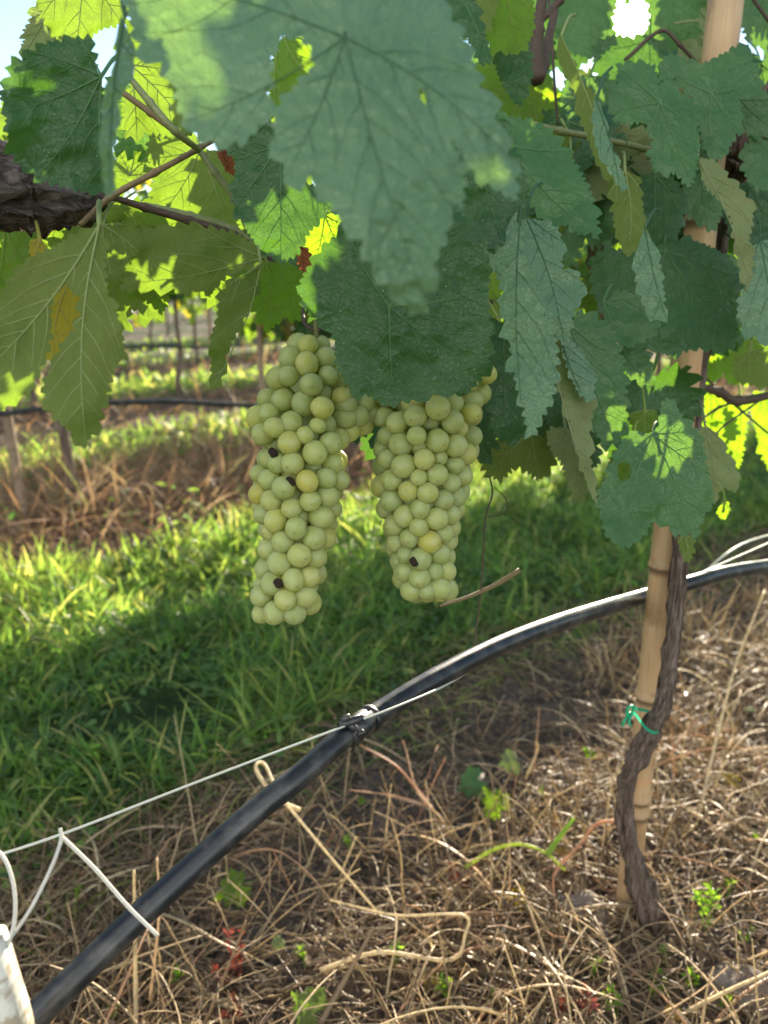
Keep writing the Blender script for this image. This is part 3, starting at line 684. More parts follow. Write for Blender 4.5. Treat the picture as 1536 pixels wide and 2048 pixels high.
LF(old, [(-40, 460), (50, 450), (62, 500), (50, 560), (20, 590), (-40, 600)], (10, 450), .62, 0, 0, 'glow', 14, 8)
LF(old, [(195, 448), (250, 450), (290, 470), (285, 500), (262, 520), (240, 560), (222, 570), (210, 540), (196, 500)], (205, 450), .57, 0, 0, 'under', 13, 7)
LF(vine, [(532, 512), (485, 472), (420, 456), (350, 450), (300, 458), (270, 472), (284, 500), (262, 520), (254, 552), (240, 584), (282, 576), (312, 582), (342, 576), (366, 592), (396, 578), (420, 590), (450, 552), (480, 540), (505, 540)], (528, 515), .58, .006, .004, 'under', 18, 6, label='dark olive leaf pointing sideways, seen from below')
LF(vine, [(246, 578), (268, 592), (292, 602), (310, 612), (326, 630), (334, 596), (350, 572), (380, 560), (330, 550), (270, 556)], (330, 560), .62, .0, .004, 'glow', 13, 7)
LF(vine, [(456, 555), (458, 530), (475, 508), (497, 512), (505, 535), (498, 558), (478, 562)], (485, 510), .66, 0, 0, 'glow', 12, 2)
LF(vine, [(512, 540), (530, 520), (518, 545), (508, 590), (492, 630), (476, 662), (456, 692), (447, 740), (438, 778), (424, 770), (422, 720), (420, 682), (430, 652), (440, 622), (434, 612), (446, 580), (462, 562), (490, 552)], (522, 528), .56, .015, .002, 'under', 20, 6, label='narrow folded leaf hanging above the far stakes, seen edge-on')
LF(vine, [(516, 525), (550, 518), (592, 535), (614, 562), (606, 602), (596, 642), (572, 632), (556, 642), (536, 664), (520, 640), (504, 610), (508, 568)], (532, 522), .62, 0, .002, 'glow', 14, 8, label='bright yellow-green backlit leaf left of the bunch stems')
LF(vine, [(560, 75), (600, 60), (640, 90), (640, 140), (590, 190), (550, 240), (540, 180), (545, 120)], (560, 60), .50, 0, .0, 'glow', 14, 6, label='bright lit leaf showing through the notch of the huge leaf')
LF(vine, [(470, 285), (500, 282), (492, 320), (478, 335), (466, 320)], (480, 280), .58, 0, 0, 'glow', 9, 4)
LF(vine, [(610, 470), (650, 420), (700, 440), (690, 480), (650, 520), (620, 520)], (650, 430), .60, 0, 0, 'glow', 12, 7)
# brown curled bits by the cane joint
for q, (pl, pc) in enumerate([([(430, 300), (450, 292), (465, 305), (475, 330), (468, 350), (455, 345), (445, 325)], (440, 298)), ([(590, 490), (612, 495), (625, 520), (622, 550), (606, 545), (596, 520)], (600, 492)), ([(366, 200), (380, 198), (386, 220), (376, 232), (366, 218)], (372, 200)), ([(1010, 120), (1030, 105), (1045, 140), (1040, 175), (1020, 165)], (1020, 110))]):
    s_ = LF(vine, pl, pc, [.59, .58, .50, .78][q], .01, 0, 'autumn', 9, 4, .01, name='withered_leaf')
s = N('withered'); M_with = s.done(s.trans(s.pbr(s.ramp(s.noise(90, 3), [(.3, (.10, .025, .012)), (.7, (.30, .10, .035))]), .7, .3), (.5, .12, .03), .3))
for o in [o for o in bpy.data.objects if o.name.startswith('withered_leaf')]: o.data.materials[0] = M_with; o.data.materials[1] = M_with

# right-hand group
LF(vine, [(988, 228), (1050, 240), (1100, 260), (1132, 300), (1160, 348), (1182, 388), (1192, 424), (1198, 482), (1170, 458), (1155, 470), (1140, 448), (1112, 452), (1088, 446), (1078, 425), (1060, 408), (1058, 368), (1040, 340), (1010, 318), (988, 282)], (1015, 290), .60, .006, -.010, 'mid', 15, 8, .006, (1, 1), label='mid green leaf sloping right beside the huge pale leaf')
LF(vine, [(945, 365), (978, 358), (1012, 380), (1038, 402), (1034, 440), (1046, 520), (1066, 572), (1088, 622), (1100, 650), (1114, 692), (1112, 740), (1108, 790), (1084, 832), (1062, 884), (1054, 850), (1046, 808), (1036, 782), (1030, 752), (1020, 730), (1026, 690), (1006, 676), (1012, 650), (998, 610), (1008, 590), (1000, 556), (962, 508), (984, 490), (964, 462), (1000, 456), (1014, 462), (986, 436), (958, 402)], (1042, 408), .50, -.012, -.010, 'pale', 24, 9, .0, label='pale jagged leaf with a long tip hanging right of the round dark leaf', pet_to=(1050, 380, .56), vr=.8)
LF(vine, [(1046, 424), (1100, 446), (1122, 468), (1126, 512), (1118, 524), (1132, 546), (1150, 536), (1164, 562), (1166, 600), (1146, 622), (1140, 660), (1130, 694), (1110, 662), (1088, 622), (1068, 576), (1048, 520), (1040, 470)], (1048, 426), .545, .012, -.010, 'pale', 18, 6, .0, label='pale crinkled half of a folded leaf', vr=.8)
LF(vine, [(1086, 622), (1112, 648), (1132, 680), (1152, 708), (1176, 744), (1186, 790), (1182, 850), (1178, 900), (1186, 950), (1196, 1016), (1184, 990), (1170, 952), (1160, 920), (1145, 868), (1130, 812), (1118, 762), (1116, 700)], (1088, 625), .56, .012, -.004, 'olive', 22, 6, .0, label='long twisted leaf with a yellowish lower side')
LF(vine, [(1118, 660), (1136, 676), (1160, 700), (1182, 740), (1190, 782), (1186, 800), (1160, 790), (1136, 740)], (1120, 662), .553, .012, -.008, 'pale', 16, 5)
LF(vine, [(1134, 652), (1156, 620), (1182, 630), (1212, 648), (1228, 665), (1234, 692), (1242, 712), (1252, 760), (1250, 805), (1252, 850), (1240, 885), (1214, 894), (1190, 862), (1170, 800), (1150, 720)], (1140, 650), .63, .0, -.006, 'mid', 15, 8, .0, label='mid green scalloped leaf left of the bamboo, below the wrinkled one')
LF(vine, [(974, 640), (1010, 640), (1050, 780), (1070, 850), (1030, 888), (985, 870), (975, 780)], (1010, 640), .60, .0, 0, 'dark', 15, 6)
LF(vine, [(956, 905), (990, 880), (1060, 870), (1102, 878), (1112, 922), (1082, 962), (1050, 940), (1030, 930), (1002, 962), (974, 950)], (1060, 860), .72, 0, .004, 'under', 12, 8)
LF(vine, [(1090, 860), (1140, 850), (1165, 900), (1175, 950), (1160, 1010), (1140, 980), (1128, 930), (1105, 905)], (1130, 850), .68, 0, .0, 'olive', 12, 7)
LF(vine, [(1060, 650), (1120, 640), (1160, 760), (1190, 850), (1200, 940), (1150, 920), (1110, 880), (1070, 780)], (1110, 640), .70, 0, .0, 'dark', 14, 7)
LF(vine, [(1120, 68), (1136, 100), (1152, 132), (1166, 170), (1186, 192), (1196, 232), (1204, 282), (1232, 338), (1248, 362), (1238, 402), (1224, 380), (1192, 322), (1176, 272), (1160, 240), (1154, 190), (1130, 150), (1110, 98)], (1122, 72), .66, .02, -.004, 'under', 20, 5, .0, label='narrow green leaf hanging below the sun, seen edge-on')
LF(vine, [(1188, 198), (1204, 206), (1214, 270), (1238, 332), (1256, 372), (1248, 384), (1226, 352), (1198, 308), (1186, 262)], (1192, 200), .63, .02, -.008, 'pale', 20, 4)
LF(vine, [(1226, 352), (1250, 338), (1272, 346), (1282, 400), (1292, 450), (1288, 480), (1268, 510), (1246, 500), (1232, 470), (1226, 420)], (1250, 342), .66, .01, 0, 'under', 16, 6)
LF(vine, [(1290, 452), (1306, 482), (1320, 528), (1322, 560), (1330, 600), (1326, 642), (1304, 640), (1290, 615), (1276, 580), (1270, 540), (1274, 490)], (1290, 455), .60, -.010, -.010, 'pale', 20, 6, label='pale silvery narrow leaf hanging left of the bamboo', vr=.8)
LF(vine, [(1234, 132), (1270, 124), (1298, 128), (1312, 142), (1318, 190), (1328, 158), (1346, 166), (1356, 186), (1380, 196), (1392, 212), (1393, 240), (1397, 300), (1390, 345), (1376, 378), (1360, 346), (1330, 346), (1308, 340), (1300, 310), (1308, 280), (1298, 255), (1292, 240), (1258, 246), (1236, 245), (1225, 225), (1222, 200), (1226, 182), (1240, 162)], (1320, 205), .66, .002, -.010, 'mid', 10, 6, .004, (.4, 1), label='green leaf right under the sun with radiating veins')
LF(vine, [(1312, 140), (1340, 104), (1400, 132), (1440, 112), (1490, 84), (1500, 112), (1516, 150), (1530, 172), (1500, 196), (1474, 196), (1488, 240), (1468, 275), (1452, 310), (1430, 322), (1410, 302), (1400, 250), (1395, 215), (1378, 180), (1340, 160)], (1424, 188), .70, .0, -.008, 'mid', 18, 6, .006, (.2, 1), label='dusky leaf lying across the top of the bamboo')
LF(vine, [(1470, 196), (1502, 190), (1570, 186), (1570, 270), (1510, 274), (1480, 262), (1464, 245), (1480, 215)], (1480, 200), .74, 0, -.004, 'mid', 12, 6)
LF(vine, [(1272, 352), (1310, 344), (1352, 360), (1372, 402), (1366, 442), (1350, 482), (1310, 502), (1284, 472), (1272, 400)], (1310, 350), .74, 0, -.004, 'dark', 14, 7)
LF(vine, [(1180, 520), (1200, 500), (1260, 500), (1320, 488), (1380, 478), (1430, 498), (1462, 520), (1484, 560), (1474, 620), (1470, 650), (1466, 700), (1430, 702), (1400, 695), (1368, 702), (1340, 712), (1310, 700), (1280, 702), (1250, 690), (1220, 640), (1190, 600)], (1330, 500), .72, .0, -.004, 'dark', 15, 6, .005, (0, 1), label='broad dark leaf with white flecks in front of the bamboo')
LF(vine, [(1204, 602), (1240, 580), (1290, 598), (1324, 636), (1312, 662), (1290, 682), (1240, 692), (1214, 662)], (1206, 604), .66, 0, -.012, 'mid', 14, 5, .0, label='wrinkled small leaf left of the broad flecked one')
LF(vine, [(1394, 314), (1430, 320), (1452, 350), (1482, 380), (1502, 402), (1506, 440), (1496, 480), (1506, 502), (1502, 560), (1498, 594), (1480, 542), (1468, 480), (1465, 440), (1440, 400), (1410, 372)], (1396, 318), .66, .012, .0, 'olive', 16, 5, label='olive folded leaf hanging right of the bamboo')
LF(vine, [(1500, 488), (1570, 470), (1570, 690), (1520, 684), (1490, 664), (1474, 620), (1488, 578)], (1520, 480), .68, 0, -.010, 'pale', 16, 6, vr=.8)
LF(vine, [(1436, 380), (1500, 360), (1570, 370), (1570, 470), (1500, 490), (1450, 450)], (1500, 370), .80, 0, -.004, 'dark', 16, 7)
LF(vine, [(1490, 280), (1570, 270), (1570, 380), (1510, 380), (1484, 340)], (1540, 270), .74, 0, -.006, 'mid', 14, 6)
LF(vine, [(1232, 690), (1282, 694), (1302, 720), (1308, 764), (1286, 772), (1262, 752), (1238, 730)], (1240, 692), .68, 0, -.006, 'mid', 12, 7)
LF(vine, [(1246, 752), (1300, 768), (1332, 790), (1322, 842), (1290, 862), (1262, 842), (1248, 800)], (1280, 756), .74, 0, 0, 'dark', 12, 5)
hole = [(1248 + 14 * math.cos(a / 10 * 6.283) * (1 + .2 * math.sin(a * 2.3)), 943 + 20 * math.sin(a / 10 * 6.283)) for a in range(10)]
LF(vine, [(1305, 866), (1318, 850), (1326, 800), (1344, 798), (1362, 830), (1382, 850), (1402, 872), (1410, 930), (1424, 972), (1426, 1012), (1404, 1032), (1396, 1072), (1374, 1066), (1350, 1072), (1330, 1046), (1310, 1036), (1298, 1050), (1288, 1072), (1250, 1097), (1224, 1082), (1208, 1062), (1204, 1030), (1194, 1000), (1202, 975), (1216, 950), (1226, 920), (1242, 886), (1272, 866)],
   (1305, 868), .60, .004, -.007, 'mid', 17, 6, -.006, (.35, 1), label='single green leaf with a small hole in front of the bamboo', holes=[hole], pet_to=(1316, 852, .64))
LF(vine, [(1225, 905), (1270, 900), (1290, 950), (1270, 990), (1230, 980), (1215, 940)], (1260, 900), .66, 0, 0, 'glow', 12, 6)
LF(vine, [(1258, 830), (1300, 820), (1318, 830), (1310, 858), (1290, 880), (1268, 860)], (1290, 820), .70, 0, 0, 'glow', 10, 6)
LF(vine, [(1395, 850), (1432, 860), (1452, 900), (1482, 960), (1470, 984), (1440, 972), (1430, 1012), (1412, 985), (1400, 930)], (1410, 850), .72, 0, 0, 'olive', 16, 4, label='pale olive leaf tip right of the holed leaf')
LF(vine, [(1355, 1068), (1385, 1066), (1386, 1105), (1376, 1130), (1362, 1100)], (1370, 1068), .66, 0, 0, 'under', 9, 4)
LF(vine, [(1440, 1010), (1460, 1000), (1456, 1030), (1444, 1040), (1434, 1025)], (1450, 1002), .80, 0, 0, 'glow', 8, 3)
for q, (pl, pc, d) in enumerate([([(1388, 730), (1400, 705), (1432, 712), (1450, 735), (1430, 765), (1400, 760)], (1410, 708), 1.05), ([(1440, 730), (1470, 690), (1500, 650), (1530, 668), (1545, 720), (1500, 760), (1460, 770)], (1500, 700), 1.08),
        ([(1390, 790), (1450, 780), (1470, 830), (1440, 850), (1396, 842)], (1420, 785), 1.1), ([(1450, 800), (1500, 790), (1490, 860), (1478, 942), (1462, 930), (1450, 870)], (1480, 795), 1.05), ([(1500, 785), (1570, 780), (1570, 900), (1530, 890), (1505, 840)], (1530, 785), 1.08),
        ([(1400, 820), (1445, 840), (1460, 890), (1452, 930), (1420, 900), (1398, 870)], (1420, 820), 1.12), ([(1510, 850), (1560, 850), (1560, 950), (1530, 930)], (1530, 850), 1.15)]):
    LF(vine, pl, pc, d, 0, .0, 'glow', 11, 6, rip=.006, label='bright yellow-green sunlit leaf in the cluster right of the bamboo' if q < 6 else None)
LF(vine, [(1470, 720), (1500, 700), (1560, 690), (1560, 775), (1500, 770), (1465, 755)], (1500, 700), .95, 0, 0, 'under', 14, 6)
LF(vine, [(1366, 330), (1430, 318), (1450, 400), (1425, 470), (1400, 440), (1366, 430)], (1400, 325), .76, 0, -.003, 'mid', 13, 6)
LF(vine, [(1400, 200), (1440, 215), (1440, 300), (1420, 345), (1370, 340), (1380, 260)], (1410, 205), .765, 0, -.003, 'dark', 13, 6)
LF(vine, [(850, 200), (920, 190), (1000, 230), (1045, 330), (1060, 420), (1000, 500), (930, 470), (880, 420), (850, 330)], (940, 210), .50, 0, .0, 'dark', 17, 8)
LF(vine, [(860, -60), (1000, -60), (990, 30), (960, 90), (920, 70), (870, 20)], (930, -50), .60, 0, 0, 'under', 15, 7)
sunny = [([(1100, -90), (1235, -90), (1238, 0), (1222, 40), (1236, 80), (1190, 120), (1130, 100), (1095, 40)], (1150, -70), .95, 'mid'), ([(1296, -90), (1430, -90), (1425, 60), (1380, 130), (1320, 110), (1288, 70), (1302, 30), (1288, -10)], (1360, -80), .98, 'mid'),
         ([(1180, 90), (1232, 68), (1262, 76), (1300, 66), (1345, 100), (1330, 170), (1270, 190), (1200, 170)], (1300, 80), .92, 'dark'), ([(1225, -90), (1305, -90), (1296, -30), (1262, -12), (1236, -28)], (1260, -90), 1.0, 'mid'),
         ([(1240, -40), (1256, -40), (1262, 2), (1250, 10)], (1248, -38), .96, 'mid'), ([(1130, 150), (1230, 150), (1240, 250), (1190, 300), (1120, 260)], (1180, 150), .86, 'mid'), ([(1470, -80), (1560, -80), (1560, 100), (1500, 90), (1475, 30)], (1520, -70), .92, 'mid'),
         ([(1310, -90), (1470, -90), (1460, 90), (1400, 150), (1330, 120), (1312, 40)], (1400, -80), 1.12, 'dark'), ([(1060, -90), (1228, -90), (1222, 60), (1150, 150), (1070, 120)], (1130, -80), 1.1, 'dark')]  # these two: second layer added behind the others to shade them
for pl, pc, d, kd in sunny: LF(vine, pl, pc, d, 0, 0, kd, 15, 7)
# top band behind the huge leaf
LF(vine, [(860, -60), (940, -40), (960, 40), (985, 120), (960, 130), (930, 60), (890, 10)], (900, -40), .56, 0, -.004, 'dark', 14, 6)
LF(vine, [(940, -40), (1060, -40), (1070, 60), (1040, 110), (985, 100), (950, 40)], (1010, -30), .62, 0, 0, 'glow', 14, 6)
LF(vine, [(990, 80), (1030, 60), (1060, 90), (1064, 160), (1040, 215), (1010, 180), (990, 130)], (1010, 80), .66, .01, 0, 'dark', 16, 6)

# fill leaves: the depth of the canopy behind the traced ones
def fill(nl, region, drange, kinds, sc=(.75, 1.15), parent=vine, seed=3):
    rd = random.Random(seed)
    for i in range(nl):
        x = rd.uniform(region[0], region[1]); y = rd.uniform(region[2], region[3]); d = rd.uniform(*drange)
        if math.hypot(x - 1262, y - 10) < 150 / max(d, .7): y += 260
        kd = rd.choice(kinds); nrm = Vector((rd.uniform(-.6, .6), -1 + rd.uniform(-.2, .6), rd.uniform(-.3, .8)))
        if kd in ('under', 'glow'): nrm = Vector((rd.uniform(-.7, .7), -1, rd.uniform(-.5, .5)))
        place_leaf(parent, P(x, y, d), nrm, math.pi + rd.uniform(-1.1, 1.1), rd.uniform(*sc), kd, rd.randrange(3))
fill(15, (940, 1540, 60, 620), (.80, 1.0), ['dark', 'mid', 'under', 'dark'], seed=11)
fill(10, (960, 1330, 560, 820), (.74, .9), ['dark', 'under', 'dark'], seed=12)
fill(9, (560, 1000, -40, 640), (.66, .85), ['dark', 'under'], seed=13)
fill(6, (200, 560, 330, 540), (.68, .82), ['under', 'under', 'glow'], (.6, .9), seed=14)
fill(5, (-20, 330, 60, 420), (.66, .8), ['under', 'under', 'mid'], (.6, .9), old, seed=15)
fill(5, (1350, 1560, 560, 720), (.95, 1.15), ['under', 'dark'], seed=16)
fill(5, (640, 1000, 640, 800), (.66, .78), ['dark'], (.8, 1.0), seed=17)
fill(12, (1050, 1540, -60, 200), (.82, 1.05), ['mid', 'under', 'dark', 'olive'], seed=18)
fill(7, (1290, 1540, -80, 90), (.9, 1.1), ['olive', 'under', 'mid'], seed=25)
fill(6, (860, 1180, -40, 330), (.8, 1.0), ['dark', 'under', 'glow'], seed=19)
# foliage mass further along the row (too many to tell apart)
def leaf_cards(name, n, box, mat, parent, origin, size=(.05, .075), seed=1, basis=None):
    rd = np.random.default_rng(seed)
    U = np.array([(0, 0), (-.4, -.38), (-.95, .1), (-.6, .5), (-.7, 1.0), (-.25, .9), (0, 1.5), (.27, .88), (.68, 1.0), (.58, .48), (.95, .08), (.4, -.38)])
    c = np.column_stack([rd.uniform(a, b, n) for a, b in box])
    if basis is not None: c = basis(c)
    nr = rd.normal(0, 1, (n, 3)) * [1, 1, .7] + [0, 0, .4]; nr /= np.linalg.norm(nr, axis=1)[:, None]
    dn = np.tile([0, 0, -1.], (n, 1)) + rd.normal(0, .45, (n, 3)); v = dn - nr * np.sum(dn * nr, 1)[:, None]; v /= np.linalg.norm(v, axis=1)[:, None]
    u = np.cross(v, nr); s = rd.uniform(*size, n)[:, None, None]
    z = -.35 * np.abs(U[:, 0]) + .15 * np.sin(U[:, 1] * 3)
    V = c[:, None, :] + s * (U[None, :, 0, None] * u[:, None, :] + U[None, :, 1, None] * v[:, None, :] + z[None, :, None] * nr[:, None, :])
    tl_ = np.array([(0, i, i + 1) for i in range(1, 11)] + []); m = 12
    Tn = (tl_[None] + (np.arange(n) * m)[:, None, None]).reshape(-1, 3)
    me = mesh_np(name, V.reshape(-1, 3), None, Tn, [mat], False, None, {'tint': np.repeat(rd.random(n), m)})
    return me
s = N('far_leaf'); a = s.attr('tint').outputs['Fac']
colr = s.ramp(a, [(0, (.022, .060, .020)), (.5, (.045, .105, .030)), (.85, (.085, .14, .035)), (1, (.22, .16, .04))])
M_far = s.done(s.trans(s.pbr(colr, .5, .4), s.ramp(a, [(0, (.14, .30, .02)), (.8, (.34, .52, .03)), (1, (.6, .4, .03))]), .42))
def along(lo, hi): return lambda c: np.column_stack([NV[0] * c[:, 1] + TV[0] * c[:, 0], NV[1] * c[:, 1] + TV[1] * c[:, 0], c[:, 2]])
me = leaf_cards('foliage', 900, [(1.55, 3.6), (.22, .66), (.72, 1.5)], M_far, vine, None, (.05, .07), 21, along(0, 0))
o = link('foliage', me, vine, -vine.location); o['kind'] = 'stuff'

# ------------------------------------------------------------ grapes
def skin(name, eye):
    s = N(name); oc = s.n("ShaderNodeTexCoord").outputs['Object']; inf = s.n("ShaderNodeObjectInfo").outputs['Random']
    sep = s.n("ShaderNodeSeparateXYZ"); s.l(oc, sep.inputs[0])
    if not eye: inf = s.noise(45, 1, oc)
    base = s.ramp(inf, [(0, (.33, .41, .17)), (.4, (.40, .46, .18)), (.85, (.45, .49, .18)), (.97, (.50, .50, .14)), (1, (.52, .47, .11))])
    off = s.n("ShaderNodeVectorMath", operation='ADD'); s.l(oc, off.inputs[0])
    loc = s.n("ShaderNodeObjectInfo").outputs['Location']; s.l(loc, off.inputs[1]); oo = off.outputs[0]
    cl = s.noise(190, 4, oo); col = s.mix(s.ramp(cl, [(.42, 0.), (.7, .5)]), base, (.52, .56, .38))
    spk = s.ramp(s.voro(420, 'F1', oo), [(.05, 1.), (.12, 0.)]); spk = s.m2('MULTIPLY', spk, s.ramp(s.noise(150, 2, oo), [(.5, 0.), (.6, .8)]))
    col = s.mix(spk, col, (.16, .11, .05))
    col = s.mix(s.ramp(s.noise(75, 3, oo), [(.64, 0.), (.74, .4)]), col, (.34, .22, .09))
    if eye:
        pole = s.ramp(s.m2('MULTIPLY', sep.outputs['Z'], -100.0), [(.833, 0.), (.841, .8)])
        col = s.mix(pole, col, (.10, .065, .03))
    sh = s.pbr(col, s.ramp(cl, [(.35, .38), (.7, .6)]), .4, s.bump(s.noise(700, 2, oc), .12, .0004))
    sh = s.trans(sh, (.80, .80, .22), .36)
    m = s.done(sh); pr = [n for n in s.t.nodes if n.type == 'BSDF_PRINCIPLED'][0]
    pr.inputs['Subsurface Weight'].default_value = .8; pr.inputs['Subsurface Radius'].default_value = (1.0, .95, .35); pr.inputs['Subsurface Scale'].default_value = .010
    pr.inputs['Coat Weight'].default_value = .2; pr.inputs['Coat Roughness'].default_value = .25
    return m
M_grape = skin('grape_skin', True); M_grape_in = skin('inner_grape_skin', False)
s = N('rotten_berry'); M_rot = s.done(s.pbr((.055, .032, .024), .7, .3, s.bump(s.noise(500, 3), 1, .002)))
s = N('rachis'); M_rach = s.done(s.pbr((.13, .13, .04), .6, .3))
import bmesh
def sphere_mesh(name, r, mat, squ=1.03, rough=0):
    bm = bmesh.new(); bmesh.ops.create_uvsphere(bm, u_segments=20, v_segments=14, radius=r)
    for v in bm.verts:
        v.co.z *= squ
        if rough: v.co *= 1 + rough * noise.noise(v.co * 300)
    me = bpy.data.meshes.new(name); bm.to_mesh(me); bm.free(); me.materials.append(mat)
    me.polygons.foreach_set('use_smooth', [True] * len(me.polygons)); return me
BER = sphere_mesh('berry', .0082, M_grape); ROT = sphere_mesh('withered_berry', .0034, M_rot, 1, .5)
def bunch(prof, d, dslope, label, top, seed, rots=(), wing=None):
    """prof: (y, xl, xr) silhouette in photo pixels; the cluster is round about its own axis"""
    ys = np.array([p[0] for p in prof], float); xl = np.array([p[1] for p in prof], float); xr = np.array([p[2] for p in prof], float)
    r_ = np.random.default_rng(seed); px = F / d; rb = .0082 * px
    # sample inside the volume in pixel-like units, relax
    vol_pts = []; Y0, Y1 = ys[0], ys[-1]
    def ctr(y): a, b = np.interp(y, ys, xl), np.interp(y, ys, xr); return (a + b) / 2, np.maximum((b - a) / 2 - rb, 2)
    dens = 0; n = 0
    area_ = sum((xr[i] - xl[i]) ** 2 * math.pi / 4 * (ys[i + 1] - ys[i]) for i in range(len(ys) - 1))
    n = int(area_ * .64 / (4 / 3 * math.pi * rb ** 3)); y = r_.uniform(Y0 + rb, Y1 - rb, n)
    c, rr = ctr(y); a = r_.uniform(0, 6.283, n); q = rr * np.sqrt(r_.random(n)); Pn = np.column_stack([c + q * np.cos(a), y, q * np.sin(a)])
    lim = rb * (.9 + 1.6 * r_.random(n) ** 1.5); rad = rb * np.clip(r_.normal(1.0, .08, n), .72, 1.12)
    for it in range(160):
        D = Pn[:, None] - Pn[None]; L = np.linalg.norm(D, axis=2) + np.eye(n) * 1e6; mn = (rad[:, None] + rad[None]) * .965
        ov = np.clip(mn - L, 0, None); Pn += (D / L[..., None] * ov[..., None]).sum(1) * .32
        c, rr = ctr(Pn[:, 1]); dx = Pn[:, 0] - c; dz = Pn[:, 2]; h = np.hypot(dx, dz); f = np.where(h > rr, rr / np.maximum(h, 1e-6), 1)
        Pn[:, 0] = c + dx * (1 - (1 - f) * .6); Pn[:, 2] = dz * (1 - (1 - f) * .6); Pn[:, 1] = np.clip(Pn[:, 1], Y0 + rb, Y1 - lim)
    mid = (Y0 + Y1) / 2; Pn[:, 0] += r_.normal(0, .10 * rb, n); Pn[:, 2] += r_.normal(0, .12 * rb, n)
    if wing is not None: Pn = np.vstack([Pn, np.array(wing, float)]); rad = np.concatenate([rad, rb * r_.uniform(.9, 1.05, len(wing))]); n = len(Pn)
    root = thing('grape_bunch', P(*top, d), label, 'grape bunch', 'ripe bunches on the vine')
    A = smooth_path([(top[0], top[1] - 20, d), (top[0], top[1] + 30, d), ((xl[2] + xr[2]) / 2, ys[2] + 60, d), ((xl[-2] + xr[-2]) / 2, ys[-2], d)], 6)
    mb = MB(); mb.tube([P(*a_) for a_ in A], [.0022 - .0012 * i / len(A) for i in range(len(A))], 8)
    mb.build('stalk', M_rach, root, tuple(P(*top, d)))
    order = np.argsort(Pn[:, 2]); rest = []
    for rank, i in enumerate(order):
        x, y_, z = Pn[i]; dep = d + dslope * (y_ - mid) / 100 + z / px; c_, _ = ctr(y_)
        X = 768 + (x - 768) * d / dep * 1.0; pos = P(x, y_, dep)
        outv = (pos - P(c_, y_ - 30, d + dslope * (y_ - mid) / 100)).normalized() + Vector(r_.normal(0, .25, 3))
        sc = rad[i] / rb
        if rank < 99:
            o = link('berry', BER, root); o.location = pos - root.location; o.scale = (sc * r_.uniform(.94, 1.02), sc * r_.uniform(.94, 1.02), sc * r_.uniform(.98, 1.08))
            o.rotation_mode = 'QUATERNION'; o.rotation_quaternion = (-outv).to_track_quat('Z', 'Y')
        else: rest.append((pos, sc))
    if rest:
        bv = np.array([v.co for v in BER.vertices]); bp = [tuple(p.vertices) for p in BER.polygons]
        mb = MB()
        for pos, sc in rest: mb.tri_mesh(bv * sc + np.array(pos), bp, 0)
        o = mb.build('berries', M_grape_in, root, tuple(rest[0][0])); o['kind'] = 'stuff'
    for (x, y_, dz) in rots:
        o = link('withered_berry', ROT, root); o.location = P(x, y_, d - dz) - root.location; o['label'] = 'shrivelled black berry'
    return root, n
r1 = bunch([(668, 590, 640), (700, 560, 672), (740, 538, 690), (790, 512, 708), (835, 486, 712), (875, 500, 700), (915, 512, 704), (960, 498, 698), (1005, 502, 684), (1050, 512, 674), (1100, 516, 662), (1150, 514, 652), (1190, 498, 642), (1222, 498, 632), (1246, 530, 600)], .565, 0,
      'longer pale green grape bunch, the left of the two hanging pair', (632, 660), 4, [(546, 905, .026), (580, 963, .029), (556, 1166, .024)], [(706, 790, 4), (728, 806, 14), (716, 832, 0), (740, 828, 30), (700, 862, 8), (728, 850, 34), (692, 812, -14), (742, 790, 40), (690, 836, -10)])
r2 = bunch([(700, 800, 960), (750, 770, 990), (800, 745, 985), (850, 744, 968), (900, 746, 958), (950, 744, 946), (1000, 746, 932), (1050, 764, 926), (1100, 772, 912), (1145, 782, 912), (1178, 796, 910), (1202, 830, 890)], .585, 0,
      'shorter green grape bunch half covered by the round dark leaf', (860, 650), 9, [(828, 1123, .026)])
print('berries', r1[1], r2[1])
for pth in ([(632, 662, .565, .0016), (612, 650, .57, .0015), (606, 632, .58, .0014), (608, 600, .62, .0014)], [(634, 664, .565, .0022), (660, 645, .575, .0022), (700, 620, .60, .0022), (760, 600, .66, .0022)]):
    cane(pth, vine, M_dcane, 'peduncle', knots=False)
s = N('distant_bunch')
# ------------------------------------------------------------ drip pipe, clip, wires
s = N('black_plastic'); oc = s.n("ShaderNodeTexCoord").outputs['Object']
M_pipe = s.done(s.pbr(s.mix(s.ramp(s.noise(60, 4, oc), [(.46, 0.), (.66, .6)]), (.010, .012, .016), (.075, .072, .068)), s.ramp(s.noise(45, 4, oc), [(.3, .28), (.7, .45)]), .55, s.bump(s.noise(260, 3, oc), .15, .0008)))
pp = [(-60, 2120, .455), (50, 2048, .475), (130, 1975, .487), (300, 1812, .52), (500, 1632, .56), (600, 1552, .58), (692, 1470, .61), (770, 1418, .64), (880, 1352, .68), (990, 1296, .73), (1100, 1252, .79), (1210, 1216, .885), (1270, 1198, .955), (1330, 1181, .985), (1390, 1163, 1.0), (1450, 1146, 1.04), (1536, 1132, 1.10), (1640, 1122, 1.2), (1780, 1106, 1.42), (2000, 1075, 1.8), (2350, 1020, 2.6)]
A = smooth_path(pp, 10); pipe = thing('drip_pipe', P(*pp[6]), 'black plastic irrigation pipe sagging across under the grapes', 'irrigation pipe')
mb = MB(); mb.tube([P(*a) for a in A], .0094, 20); mb.build('tube', M_pipe, pipe, tuple(P(*pp[6])))
mb = MB(); a, b2 = P(697, 1466, .61), P(742, 1436, .63); ax = (b2 - a).normalized()
mb.tube([a, b2], .0104, 20)
